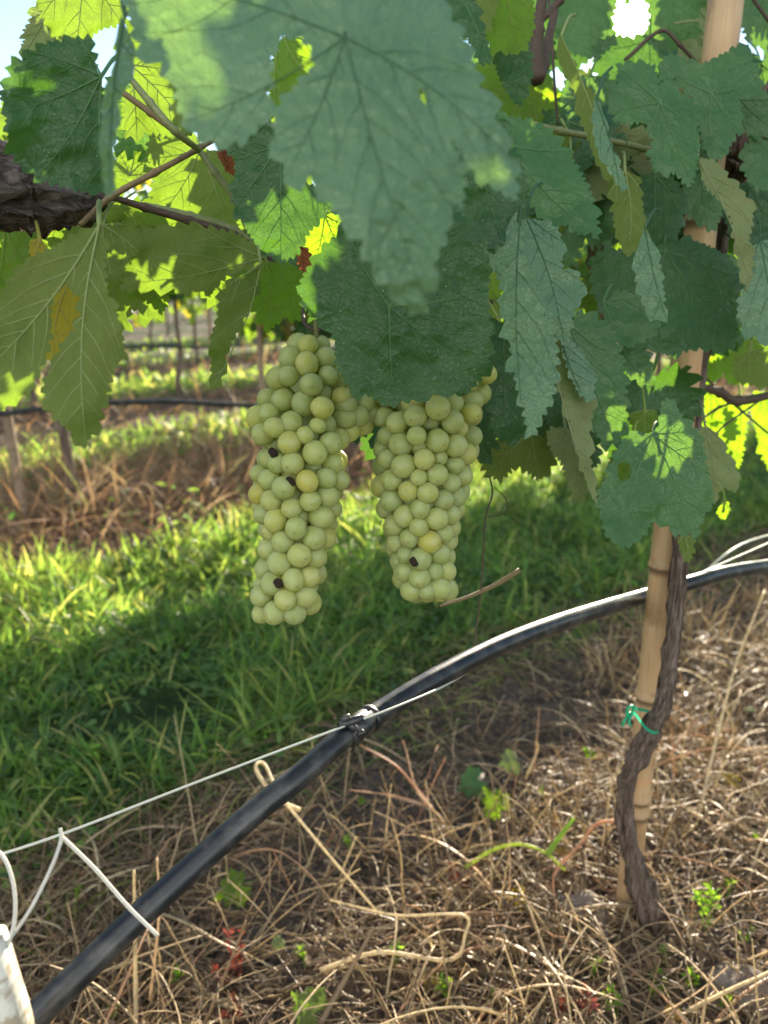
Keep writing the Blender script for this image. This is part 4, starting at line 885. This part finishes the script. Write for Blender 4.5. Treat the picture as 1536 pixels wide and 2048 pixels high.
mb.tube([a - ax * .002, a + ax * .003], .0112, 20); mb.tube([b2 - ax * .003, b2 + ax * .002], .0112, 20)
cl_ = mb.build('clip_collar', M_pipe, pipe, tuple(a), smooth=False)
mb = MB(); up = P(690, 1430, .60)
mb.tube([P(680, 1452, .600), P(726, 1434, .602)], .0036, 10); mb.tube([P(682, 1440, .595), P(700, 1432, .595)], .0022, 8); mb.tube([P(700, 1448, .600), P(712, 1462, .605), P(722, 1476, .61)], .003, 8); mb.tube([P(715, 1472, .592), P(728, 1462, .592)], .0022, 8)
mb.build('wire_hook', M_pipe, pipe, tuple(up), smooth=False)
s = N('galvanised_wire'); M_wire = s.done(s.pbr((.50, .52, .46), .45, .5, None, Metallic=.35))
s = N('white_coated_wire'); M_wwire = s.done(s.pbr(s.ramp(s.noise(90, 3), [(.4, (.62, .60, .54)), (.65, (.42, .38, .30))]), .5, .4, s.bump(s.noise(200, 3), .3, .0006)))
def wire(name, path, r, mat, label, cat='wire', group=None, n=8, k=8):
    A = smooth_path(path, k); mb = MB(); mb.tube([P(*a) for a in A], r, n); o = mb.build(name, mat, None, tuple(P(*path[len(path) // 2])))
    return tag(o, label, cat, group)
wire('trellis_wire', [(-60, 1728, .47), (125, 1668, .49), (400, 1562, .535), (690, 1452, .598), (790, 1414, .620), (880, 1376, .660), (935, 1344, .715), (1010, 1290, .775), (1100, 1254, .83), (1200, 1221, .90), (1300, 1189, .995), (1385, 1153, 1.0), (1560, 1076, 1.1)], .0009, M_wire, 'thin pale support wire clipped to the black drip pipe')
wire('upper_wire', [(1330, 1200, 1.25), (1385, 1165, 1.25), (1450, 1110, 1.25), (1500, 1082, 1.3), (1580, 1060, 1.4)], .0016, M_wire, 'slack grey wire curving away behind the bamboo above the pipe')
wire('bent_wire', [(-30, 1690, .42), (5, 1712, .415), (26, 1765, .41), (30, 1830, .405), (18, 1885, .40), (-8, 1930, .40)], .00105, M_wwire, 'white wire bowed along the frame edge above the white post', group='white wires at the post')
wire('bent_wire', [(120, 1656, .43), (122, 1680, .428), (104, 1732, .42), (60, 1820, .41), (10, 1890, .40), (-20, 1925, .40)], .00105, M_wwire, 'white wire rising from the white post to the thin support wire', group='white wires at the post')
wire('bent_wire', [(122, 1672, .43), (190, 1738, .43), (255, 1812, .43), (316, 1872, .43)], .00105, M_wwire, 'short white wire end lying across the black pipe', group='white wires at the post')
# white flaking post at the corner
s = N('white_paint'); oc = s.n("ShaderNodeTexCoord").outputs['Object']
M_white = s.done(s.pbr(s.mix(s.ramp(s.noise(70, 5, oc, .5), [(.47, 0.), (.54, 1.)]), (.60, .57, .48), (.36, .29, .20)), .6, .3, s.bump(s.noise(90, 4, oc), .5, .0015)))
a, b2 = P(-22, 1868, .40), P(30, 2140, .40); mb = MB()
dirv = (b2 - a).normalized(); base = a + dirv * ((a.z) / -dirv.z)
pts = [a + (base - a) * t for t in np.linspace(0, 1, 14)]
mb.tube(pts, [.0085, .0125, .0145] + [.0150] * 11, 18)
po = mb.build('white_post', M_white, None, tuple(base)); tag(po, 'white flaking post tip at the end of the black pipe', 'post')
# green tie
s = N('green_tape'); M_tie = s.done(s.trans(s.pbr((.02, .30, .17), .35, .6), (.05, .6, .35), .3))
tie = thing('plant_tie', P(1290, 1450, .86), 'green plastic ribbon tying the vine trunk to the bamboo', 'plant tie')
A = smooth_path([(1262, 1424, .875), (1272, 1430, .868), (1288, 1452, .872), (1300, 1462, .878), (1314, 1465, .885), (1322, 1450, .93), (1300, 1425, .955), (1270, 1418, .93), (1262, 1424, .875)], 6)
V = []; 
for a in A:
    p = P(*a); V += [tuple(p - Vector(P(1290, 1450, .86)) + Vector((0, 0, .0022))), tuple(p - Vector(P(1290, 1450, .86)) - Vector((0, 0, .0022)))]
link('band', mesh_np('band', V, [(2 * i, 2 * i + 1, 2 * i + 3, 2 * i + 2) for i in range(len(A) - 1)], None, [M_tie]), tie)
mb = MB()
for q in ([(1262, 1424, .868), (1250, 1440, .862), (1244, 1452, .864)], [(1264, 1422, .868), (1268, 1412, .86), (1256, 1416, .858), (1254, 1434, .86)], [(1264, 1426, .866), (1258, 1444, .860), (1262, 1452, .860)]):
    A = smooth_path(q, 4); mb.tube([P(*a) for a in A], .0016, 5)
mb.build('knot', M_tie, tie, tuple(P(1262, 1424, .868)))

# ------------------------------------------------------------ next rows: stakes, pipes, vines
s = N('weathered_stake'); M_stake2 = s.done(s.pbr(s.ramp(s.noise(30, 4), [(.3, (.16, .11, .08)), (.7, (.34, .25, .18))]), .8, .2))
def at_row(ri, px, z):
    """point on row ri seen at photo column px"""
    n = ROWS[ri]; r = (px - 768) / F; y = 1.0
    for _ in range(12):   # depth depends on y and z
        d = y * CP - (z - CH) * SP; x = r * d; y = (n + .669 * x) / .743
    return Vector((x, y, z))
for px, ri, r, lab in ((22, 1, .018, 'light bamboo stake of the next row at the left frame edge'), (524, 1, .013, 'pale thin stake behind the left grape bunch'), (690, 2, .02, 'far stake seen between the two bunches'), (420, 3, .02, 'far thin stake in the gap under the leaves')):
    p = at_row(ri, px, .4)
    bamboo('bamboo_stake', p.x, p.y, gz(p.x, p.y) if ri < 3 else 0, [.62, 1.3, 1.4, 1.4][[22, 524, 690, 420].index(px)], r, r * .85, [.3, .6, .9], lab, 'stakes of the other rows', M_stake2, ((-.03, 0) if px == 22 else (0, 0)), 12)
p = at_row(1, 506, .4); mb = MB()
def drip(ri, hs, label, r=.010):
    n = ROWS[ri]; pts = []
    A = smooth_path(hs, 8); mb = MB(); mb.tube([RT(n - .05, a[0], a[1]) for a in A], r, 10)
    o = mb.build('drip_pipe', M_pipe, None, tuple(RT(n - .05, hs[0][0], hs[0][1]))); tag(o, label, 'irrigation pipe', 'drip pipes of the other rows')
drip(1, [(-1, .40), (.3, .40), (.78, .43), (1.3, .42), (1.95, .34), (2.6, .36), (3.5, .45), (6, .42), (9, .42)], 'dark drip pipe of the next row crossing behind the drooping leaf', .0105)
drip(2, [(0, .42), (2, .45), (3, .40), (4, .42), (6, .40), (9, .44), (14, .42)], 'faint far drip pipe two rows away', .010)

def base_vine_mesh(seed, lo, hi, n, half=.55, thick=.22):
    return leaf_cards('foliage', n, [(-half, half), (-thick, thick), (lo, hi)], M_far, None, None, (.045, .068), seed, along(0, 0))
FOL = {'high': [base_vine_mesh(31, .93, 1.28, 300), base_vine_mesh(32, .90, 1.32, 300)], 'low': [base_vine_mesh(33, .65, 1.06, 540, .55, .24), base_vine_mesh(34, .63, 1.10, 540, .55, .24)],
       'far': [base_vine_mesh(35, .80, 1.38, 420), base_vine_mesh(36, .76, 1.32, 420)]}
def trunk_mesh(seed):
    rd = random.Random(seed); mb = MB(); pts = [(rd.uniform(-.02, .02), rd.uniform(-.02, .02), z) for z in (-.05, .15, .35, .55, .75, .95)]
    A = smooth_path(pts, 4); mb.tube([Vector(a) for a in A], [.022 - .009 * i / len(A) for i in range(len(A))], 9)
    for sd in (-1, 1):
        q = [Vector((0, 0, .85)), Vector((TV[0] * .2 * sd, TV[1] * .2 * sd, .93)), Vector((TV[0] * .5 * sd, TV[1] * .5 * sd, .96))]
        mb.tube(q, [.010, .008, .006], 7)
    return mesh_np('trunk', mb.V, mb.Q, mb.T, [M_bark], True)
TRK = [trunk_mesh(1), trunk_mesh(2)]
rv = random.Random(5)
def far_vine(n, t, kind, label, group):
    root = thing('grapevine', RT(n, t, 0), label, 'grapevine', group)
    k = rv.randrange(2)
    link('trunk', TRK[k], root); f = link('foliage', FOL[kind][k], root)
    if rv.random() < .5: f.rotation_euler.z = math.pi
    return root
for t, lb in ((-.75, 'high-trimmed grapevine of the next row past the left frame edge'), (.1, 'high-trimmed grapevine of the next row, just left of the drooping leaf'), (1.0, 'high-trimmed grapevine of the next row seen right of the drooping leaf')): far_vine(ROWS[1] + (.04 if t > .5 else 0), t, 'high', lb, 'high vines of the next row')
for i in range(9): far_vine(ROWS[1], 2.35 + .95 * i, 'low', ['low leafy grapevine of the next row, just right of its high-trimmed ones', 'second low grapevine of the next row', 'third low grapevine of the next row', 'fourth low grapevine of the next row', 'fifth low grapevine of the next row', 'sixth low grapevine of the next row', 'seventh low grapevine of the next row', 'eighth low grapevine of the next row', 'farthest low grapevine of the next row'][i], 'low vines of the next row')
for ri in range(2, 6):
    for i in range(11 + ri * 2):
        far_vine(ROWS[ri], -1.5 + 1.05 * i + (ri % 2) * .4, 'far', ['', '', 'grapevine two rows away with olive green crown', 'grapevine three rows away', 'grapevine four rows away', 'grapevine five rows away', 'grapevine six rows away'][ri], 'vines of row %s away' % ['', '', 'two', 'three', 'four', 'five', 'six'][ri])
me = leaf_cards('distant_vines', 5000, [(-12, 34), (12.6, 34), (.15, 1.35)], M_far, None, None, (.10, .17), 77, along(0, 0))
tag(link('distant_vines', me), 'hazy green mass of distant vine rows under the leaves', 'vineyard', None, 'stuff')
# small bunches hanging in the next row
s = N('far_grape'); M_fg = s.done(s.trans(s.pbr((.30, .42, .06), .5, .4), (.6, .8, .05), .4))
for px, z in ((380, .80), (452, .86)):
    p = at_row(1, px, z); mb = MB(); rd = random.Random(px)
    bv = np.array([v.co for v in BER.vertices]); bp = [tuple(p_.vertices) for p_ in BER.polygons]
    for i in range(26):
        h = rd.random(); q = np.array(p) + np.array([rd.gauss(0, .012 * (1.2 - h)), rd.gauss(0, .012 * (1.2 - h)), -h * .11]); mb.tri_mesh(bv * .95 + q, bp)
    o = mb.build('grape_bunch', M_fg, None, tuple(p)); tag(o, 'small bright far grape bunch under the olive sideways leaf' if px == 380 else 'small far grape bunch beside the narrow folded leaf', 'grape bunch', 'far bunches')

# ------------------------------------------------------------ ground finds
def ground_leaf(px, py, size, kindmat, label, cat='fallen leaf', tilt=(0, 0, 1), z=.03, spin=0, name='fallen_leaf'):
    d = (CH - z) / ((py - 1024) / F * CP + SP); p = P(px, py, d)
    o = bpy.data.objects.new(name, gen_leaf(kindmat, 1)); C.collection.objects.link(o)
    o.rotation_mode = 'QUATERNION'; o.rotation_quaternion = Vector(tilt).to_track_quat('Z', 'Y') @ Quaternion((0, 0, 1), spin); o.scale = (size,) * 3; o.location = p
    return tag(o, label, cat, 'fallen leaves')
ground_leaf(955, 1560, .42, 'mid', 'blue-green leaf lying left of the pinkish curled leaf', tilt=(-.3, -.6, .6), spin=2.2, z=.05)
ground_leaf(1000, 1615, .40, 'glow', 'yellow-green small leaf below the blue-green one', tilt=(.2, -.6, .6), spin=.4, z=.04)
ground_leaf(1030, 1520, .34, 'olive', 'pinkish curled dry leaf on the straw', tilt=(.3, -.4, .6), spin=1.4, z=.05)
ground_leaf(1050, 1795, .26, 'autumn', 'orange leaf scrap on the soil left of the grey stone', tilt=(.1, -.5, .7), spin=1.4, z=.03)
ground_leaf(1025, 1888, .26, 'autumn', 'yellow leaf scrap below the orange one', tilt=(0, -.5, .8), spin=2.4, z=.02)
ground_leaf(480, 1770, .40, 'glow', 'yellow-green leaf under the black pipe', tilt=(0, -.5, .8), spin=2.0, z=.03)
ground_leaf(630, 2020, .36, 'under', 'olive leaf at the bottom edge in the straw', tilt=(0, -.5, .8), spin=1.0, z=.03)
s = N('stone'); oc = s.n("ShaderNodeTexCoord").outputs['Object']
M_stone = s.done(s.pbr(s.ramp(s.noise(40, 5, oc), [(.3, (.13, .105, .085)), (.7, (.24, .20, .165))]), .9, .2, s.bump(s.noise(120, 5, oc), .7, .003)))
def stone(px, py, rx, rz, label, z=.01, seed=1, group='stones on the soil'):
    d = (CH - z) / ((py - 1024) / F * CP + SP); p = P(px, py, d)
    bm = bmesh.new(); bmesh.ops.create_icosphere(bm, subdivisions=4, radius=1)
    for v in bm.verts:
        c = v.co.copy(); f = 1 + .28 * noise.noise(c * 1.3 + Vector((seed, 0, 0))) + .08 * noise.noise(c * 4 + Vector((seed, 0, 0)))
        v.co = Vector((c.x * f * rx, c.y * f * rx * .8, c.z * f * rz))
    me = bpy.data.meshes.new('stone'); bm.to_mesh(me); bm.free(); me.materials.append(M_stone); me.polygons.foreach_set('use_smooth', [True] * len(me.polygons))
    o = link('stone', me, None, p); tag(o, label, 'stone', group)
stone(1165, 1830, .036, .030, 'flat brown-grey stone left of the vine trunk foot', seed=3)
stone(1475, 1990, .045, .035, 'dark clod in the bottom corner', seed=5, z=0)
stone(1210, 1870, .010, .008, 'pale pebble at the foot of the trunk', seed=8)
# red and green sprigs
s = N('red_sprig'); M_red = s.done(s.trans(s.pbr(s.ramp(s.noise(80, 2), [(.3, (.15, .035, .025)), (.7, (.26, .08, .05))]), .5, .4), (.4, .07, .04), .3))
s = N('green_sprig'); M_grn = s.done(s.trans(s.pbr((.13, .26, .03), .5, .4), (.4, .65, .03), .45))
def sprig(px, py, h, mat, label, cat, seed, spread=.02, leafs=26, group=None, z=.0, lsz=.004):
    rd = random.Random(seed); d = (CH - z) / ((py - 1024) / F * CP + SP); p = P(px, py, d)
    root = thing('sprig', p, label, cat, group); mb = MB(); lf = MB()
    for st_ in range(3):
        top = Vector((rd.uniform(-spread, spread), rd.uniform(-spread, spread), h * rd.uniform(.6, 1))); A = smooth_path([Vector((0, 0, -.01)), top * .5 + Vector((rd.uniform(-.005, .005), 0, 0)), top], 5)
        mb.tube([Vector(a) + p for a in A], .0007, 5)
        for i in range(leafs // 3):
            q = Vector(A[rd.randrange(len(A) // 3, len(A))]) + p; dr = Vector((rd.uniform(-1, 1), rd.uniform(-1, 1), rd.uniform(-.2, 1))).normalized(); sd = dr.orthogonal().normalized(); l = lsz * rd.uniform(.7, 1.5)
            lf.tri_mesh([q, q + dr * l + sd * l * .45, q + dr * l * 2, q + dr * l - sd * l * .45], [(0, 1, 2, 3)])
    mb.build('stem', mat, root, tuple(p)); lf.build('foliage', mat, root, tuple(p)); return root
sprig(480, 1965, .07, M_red, 'red leafy sprig poking out of the straw beside the pipe', 'weed', 1, leafs=60)
sprig(440, 1975, .04, M_red, 'low red sprig left of the taller red one', 'weed', 2, leafs=40)
sprig(925, 1790, .04, M_red, 'dark red weed patch in the dry stems', 'weed', 3, leafs=60)
sprig(1135, 2040, .07, M_red, 'brown-red sprig at the bottom edge', 'weed', 4, leafs=70)
sprig(480, 2046, .03, M_red, 'red sprig cut by the bottom edge', 'weed', 8, leafs=30)
sprig(1405, 1880, .10, M_grn, 'thin green seedling with bright leaf tufts right of the trunk', 'weed', 5, .012, 40, lsz=.005)
sprig(1490, 1900, .03, M_grn, 'tiny green seedling at the right edge', 'weed', 6, leafs=18, lsz=.005)
sprig(1310, 1990, .03, M_grn, 'small round-leaved seedling on the soil near the bottom', 'weed', 7, leafs=12, lsz=.008)
b = scatter(5200, -.7, 1.1, rmin=-.7, rmax=.75, ymin=.35, ymax=3.0); n = len(b); b[:, 2] += rng.uniform(.002, .012, n)
ribbons('leaf_litter', b, rdir(n, -.15, .35), rng.uniform(.006, .024, n), rng.uniform(.004, .013, n), rng.uniform(-1, 1.5, n), rng.uniform(0, .45, n), M_straw, 3,
        'crumbled brown leaf flakes on the soil between the straw', curl=rng.normal(0, .6, n))
s = N('clod'); oc = s.n("ShaderNodeTexCoord").outputs['Object']; M_clod = s.done(s.pbr(s.ramp(s.noise(60, 4, oc), [(.3, (.05, .040, .034)), (.7, (.15, .12, .10))]), .95, .1, s.bump(s.noise(400, 4, oc), .8, .002)))
b = scatter(3000, -.7, 1.15, rmin=-.7, rmax=.75, ymin=.35, ymax=3.0); n = len(b)
bm = bmesh.new(); bmesh.ops.create_icosphere(bm, subdivisions=1, radius=1); cv = np.array([v.co for v in bm.verts]); cf_ = np.array([[v.index for v in f.verts] for f in bm.faces]); bm.free()
sz = .0015 + .009 * rng.random(n) ** 4
V = b[:, None, :] + cv[None] * sz[:, None, None] * (1 + rng.normal(0, .16, (n, len(cv), 1))) * np.array([1, 1, .7])
tag(link('soil_clods', mesh_np('soil_clods', V.reshape(-1, 3), None, (cf_[None] + (np.arange(n) * len(cv))[:, None, None]).reshape(-1, 3), [M_clod])), 'small dark soil clods strewn under the straw', 'soil', None, 'stuff')
# small seedlings and leaf scraps sprinkled over the strip
rd = random.Random(12)
def copies(root, spots, label, group, srange=(.7, 1.3)):
    for (px, py) in spots:
        d = (CH - .01) / ((py - 1024) / F * CP + SP); q = root.copy(); C.collection.objects.link(q); q.location = P(px, py, d); sc = rd.uniform(*srange); q.scale = (sc,) * 3; q.rotation_euler.z = rd.uniform(0, 6.28)
        q['label'] = label; q['group'] = group
        for ch in root.children:
            c = ch.copy(); C.collection.objects.link(c); c.parent = q
sp0 = sprig(1395, 1985, .035, M_grn, 'tiny bright seedling scattered over the dry straw', 'weed', 21, .012, 15, 'tiny seedlings in the straw', lsz=.005)
copies(sp0, [(1180, 1960), (900, 1990), (1500, 1680), (1330, 1935), (780, 1930), (1450, 1800), (350, 1960), (610, 1930), (1085, 1600), (150, 1800), (1440, 2010), (1240, 2030), (700, 1700)], 'tiny bright seedling scattered over the dry straw', 'tiny seedlings in the straw')
def scrap(px, py, sz, kd):
    o = ground_leaf(px, py, sz, kd, 'small yellowing leaf scrap caught in the straw', tilt=(rd.uniform(-.5, .5), rd.uniform(-.7, .2), .7), spin=rd.uniform(0, 6), z=.03); o['group'] = 'leaf scraps in the straw'
for px, py in [(1120, 1700), (860, 1960), (1470, 1560), (1180, 1500), (980, 1990), (560, 1880), (360, 1760), (1340, 2020), (720, 1600), (230, 2020), (1500, 1420)]: scrap(px, py, rd.uniform(.12, .24), rd.choice(['autumn', 'olive', 'glow']))
# notable single stems
def stem(path, r, mat, label, name='dry_stem', cat='grass stem', tint=.6):
    A = smooth_path(path, 8); mb = MB(); mb.tube([P(*a) for a in A], [r * (1 - .5 * i / len(A)) for i in range(len(A))], 6, a=tint)
    o = mb.build(name, mat, None, tuple(P(*path[0]))); tag(o, label, cat, 'single stems over the straw'); return o
def dz(px, py, z): return (px, py, (CH - z) / ((py - 1024) / F * CP + SP))
stem([dz(600, 1620, .12), dz(560, 1600, .14), dz(520, 1555, .16), dz(512, 1530, .17), dz(530, 1530, .165), dz(560, 1590, .15), dz(620, 1665, .12), dz(700, 1760, .07), dz(760, 1830, .03)], .0032, M_straw, 'pale kinked dry stem looping up behind the pipe', tint=.85)
stem([dz(930, 1735, .05), dz(985, 1700, .07), dz(1040, 1688, .09), dz(1090, 1705, .09), dz(1130, 1740, .06)], .0030, M_grass, 'pale green arching blade left of the trunk', 'grass_blade', tint=.9)
stem([dz(1095, 1708, .09), dz(1115, 1680, .10), dz(1148, 1636, .12)], .0045, M_grass, 'bright green leaf tip standing above the arch', 'grass_blade', tint=.75)
stem([dz(1280, 1645, .12), dz(1200, 1645, .11), dz(1160, 1690, .09), dz(1110, 1745, .06), dz(1110, 1800, .04), dz(1120, 1880, .02), dz(1125, 1925, 0)], .0024, M_straw, 'reddish bent stem crossing in front of the trunk', tint=.98)
stem([dz(640, 1940, .04), dz(760, 1905, .05), dz(900, 1920, .05), dz(930, 1870, .07), dz(925, 1830, .09), dz(790, 1830, .08), dz(660, 1800, .05)], .0028, M_straw, 'long pale stem bent double near the bottom', tint=.8)
stem([dz(870, 1625, .06), dz(835, 1580, .07), dz(790, 1530, .09), dz(720, 1490, .10)], .0024, M_straw, 'orange forked weed stem below the clip', tint=1.0)
stem([dz(862, 1620, .06), dz(830, 1570, .08), dz(812, 1500, .10), dz(805, 1480, .11)], .0020, M_straw, 'upright prong of the orange forked weed', tint=.95)
stem([dz(858, 1612, .06), dz(790, 1592, .07), dz(700, 1580, .08)], .0018, M_straw, 'flat prong of the orange forked weed', tint=.95)
stem([dz(640, 2048, .02), dz(690, 1960, .05), dz(745, 1860, .09)], .0040, M_straw, 'grey split stalk rising from the bottom edge', tint=.35)
stem([dz(272, 2060, .02), dz(270, 1900, .09), dz(268, 1740, .17)], .0034, M_straw, 'upright cut brown stubble left of the pipe', tint=.75)
stem([dz(395, 1700, .03), dz(372, 1560, .10), dz(348, 1430, .17)], .0012, M_straw, 'thin tall seed stalk crossing the wire', tint=.7)
stem([dz(1395, 1640, .03), dz(1440, 1450, .10), dz(1475, 1320, .17), dz(1530, 1180, .27)], .0030, M_straw, 'tall yellowish stalk leaning at the right edge', tint=.85)
stem([dz(300, 2000, .03), dz(318, 1830, .12), dz(314, 1715, .17)], .0022, M_straw, 'pale flat stalk standing behind the pipe', tint=.9)
stem([dz(1050, 1560, .02), dz(1075, 1500, .07), dz(1072, 1485, .10)], .0026, M_straw, 'white-tipped stub beside the pinkish leaf', tint=.8)
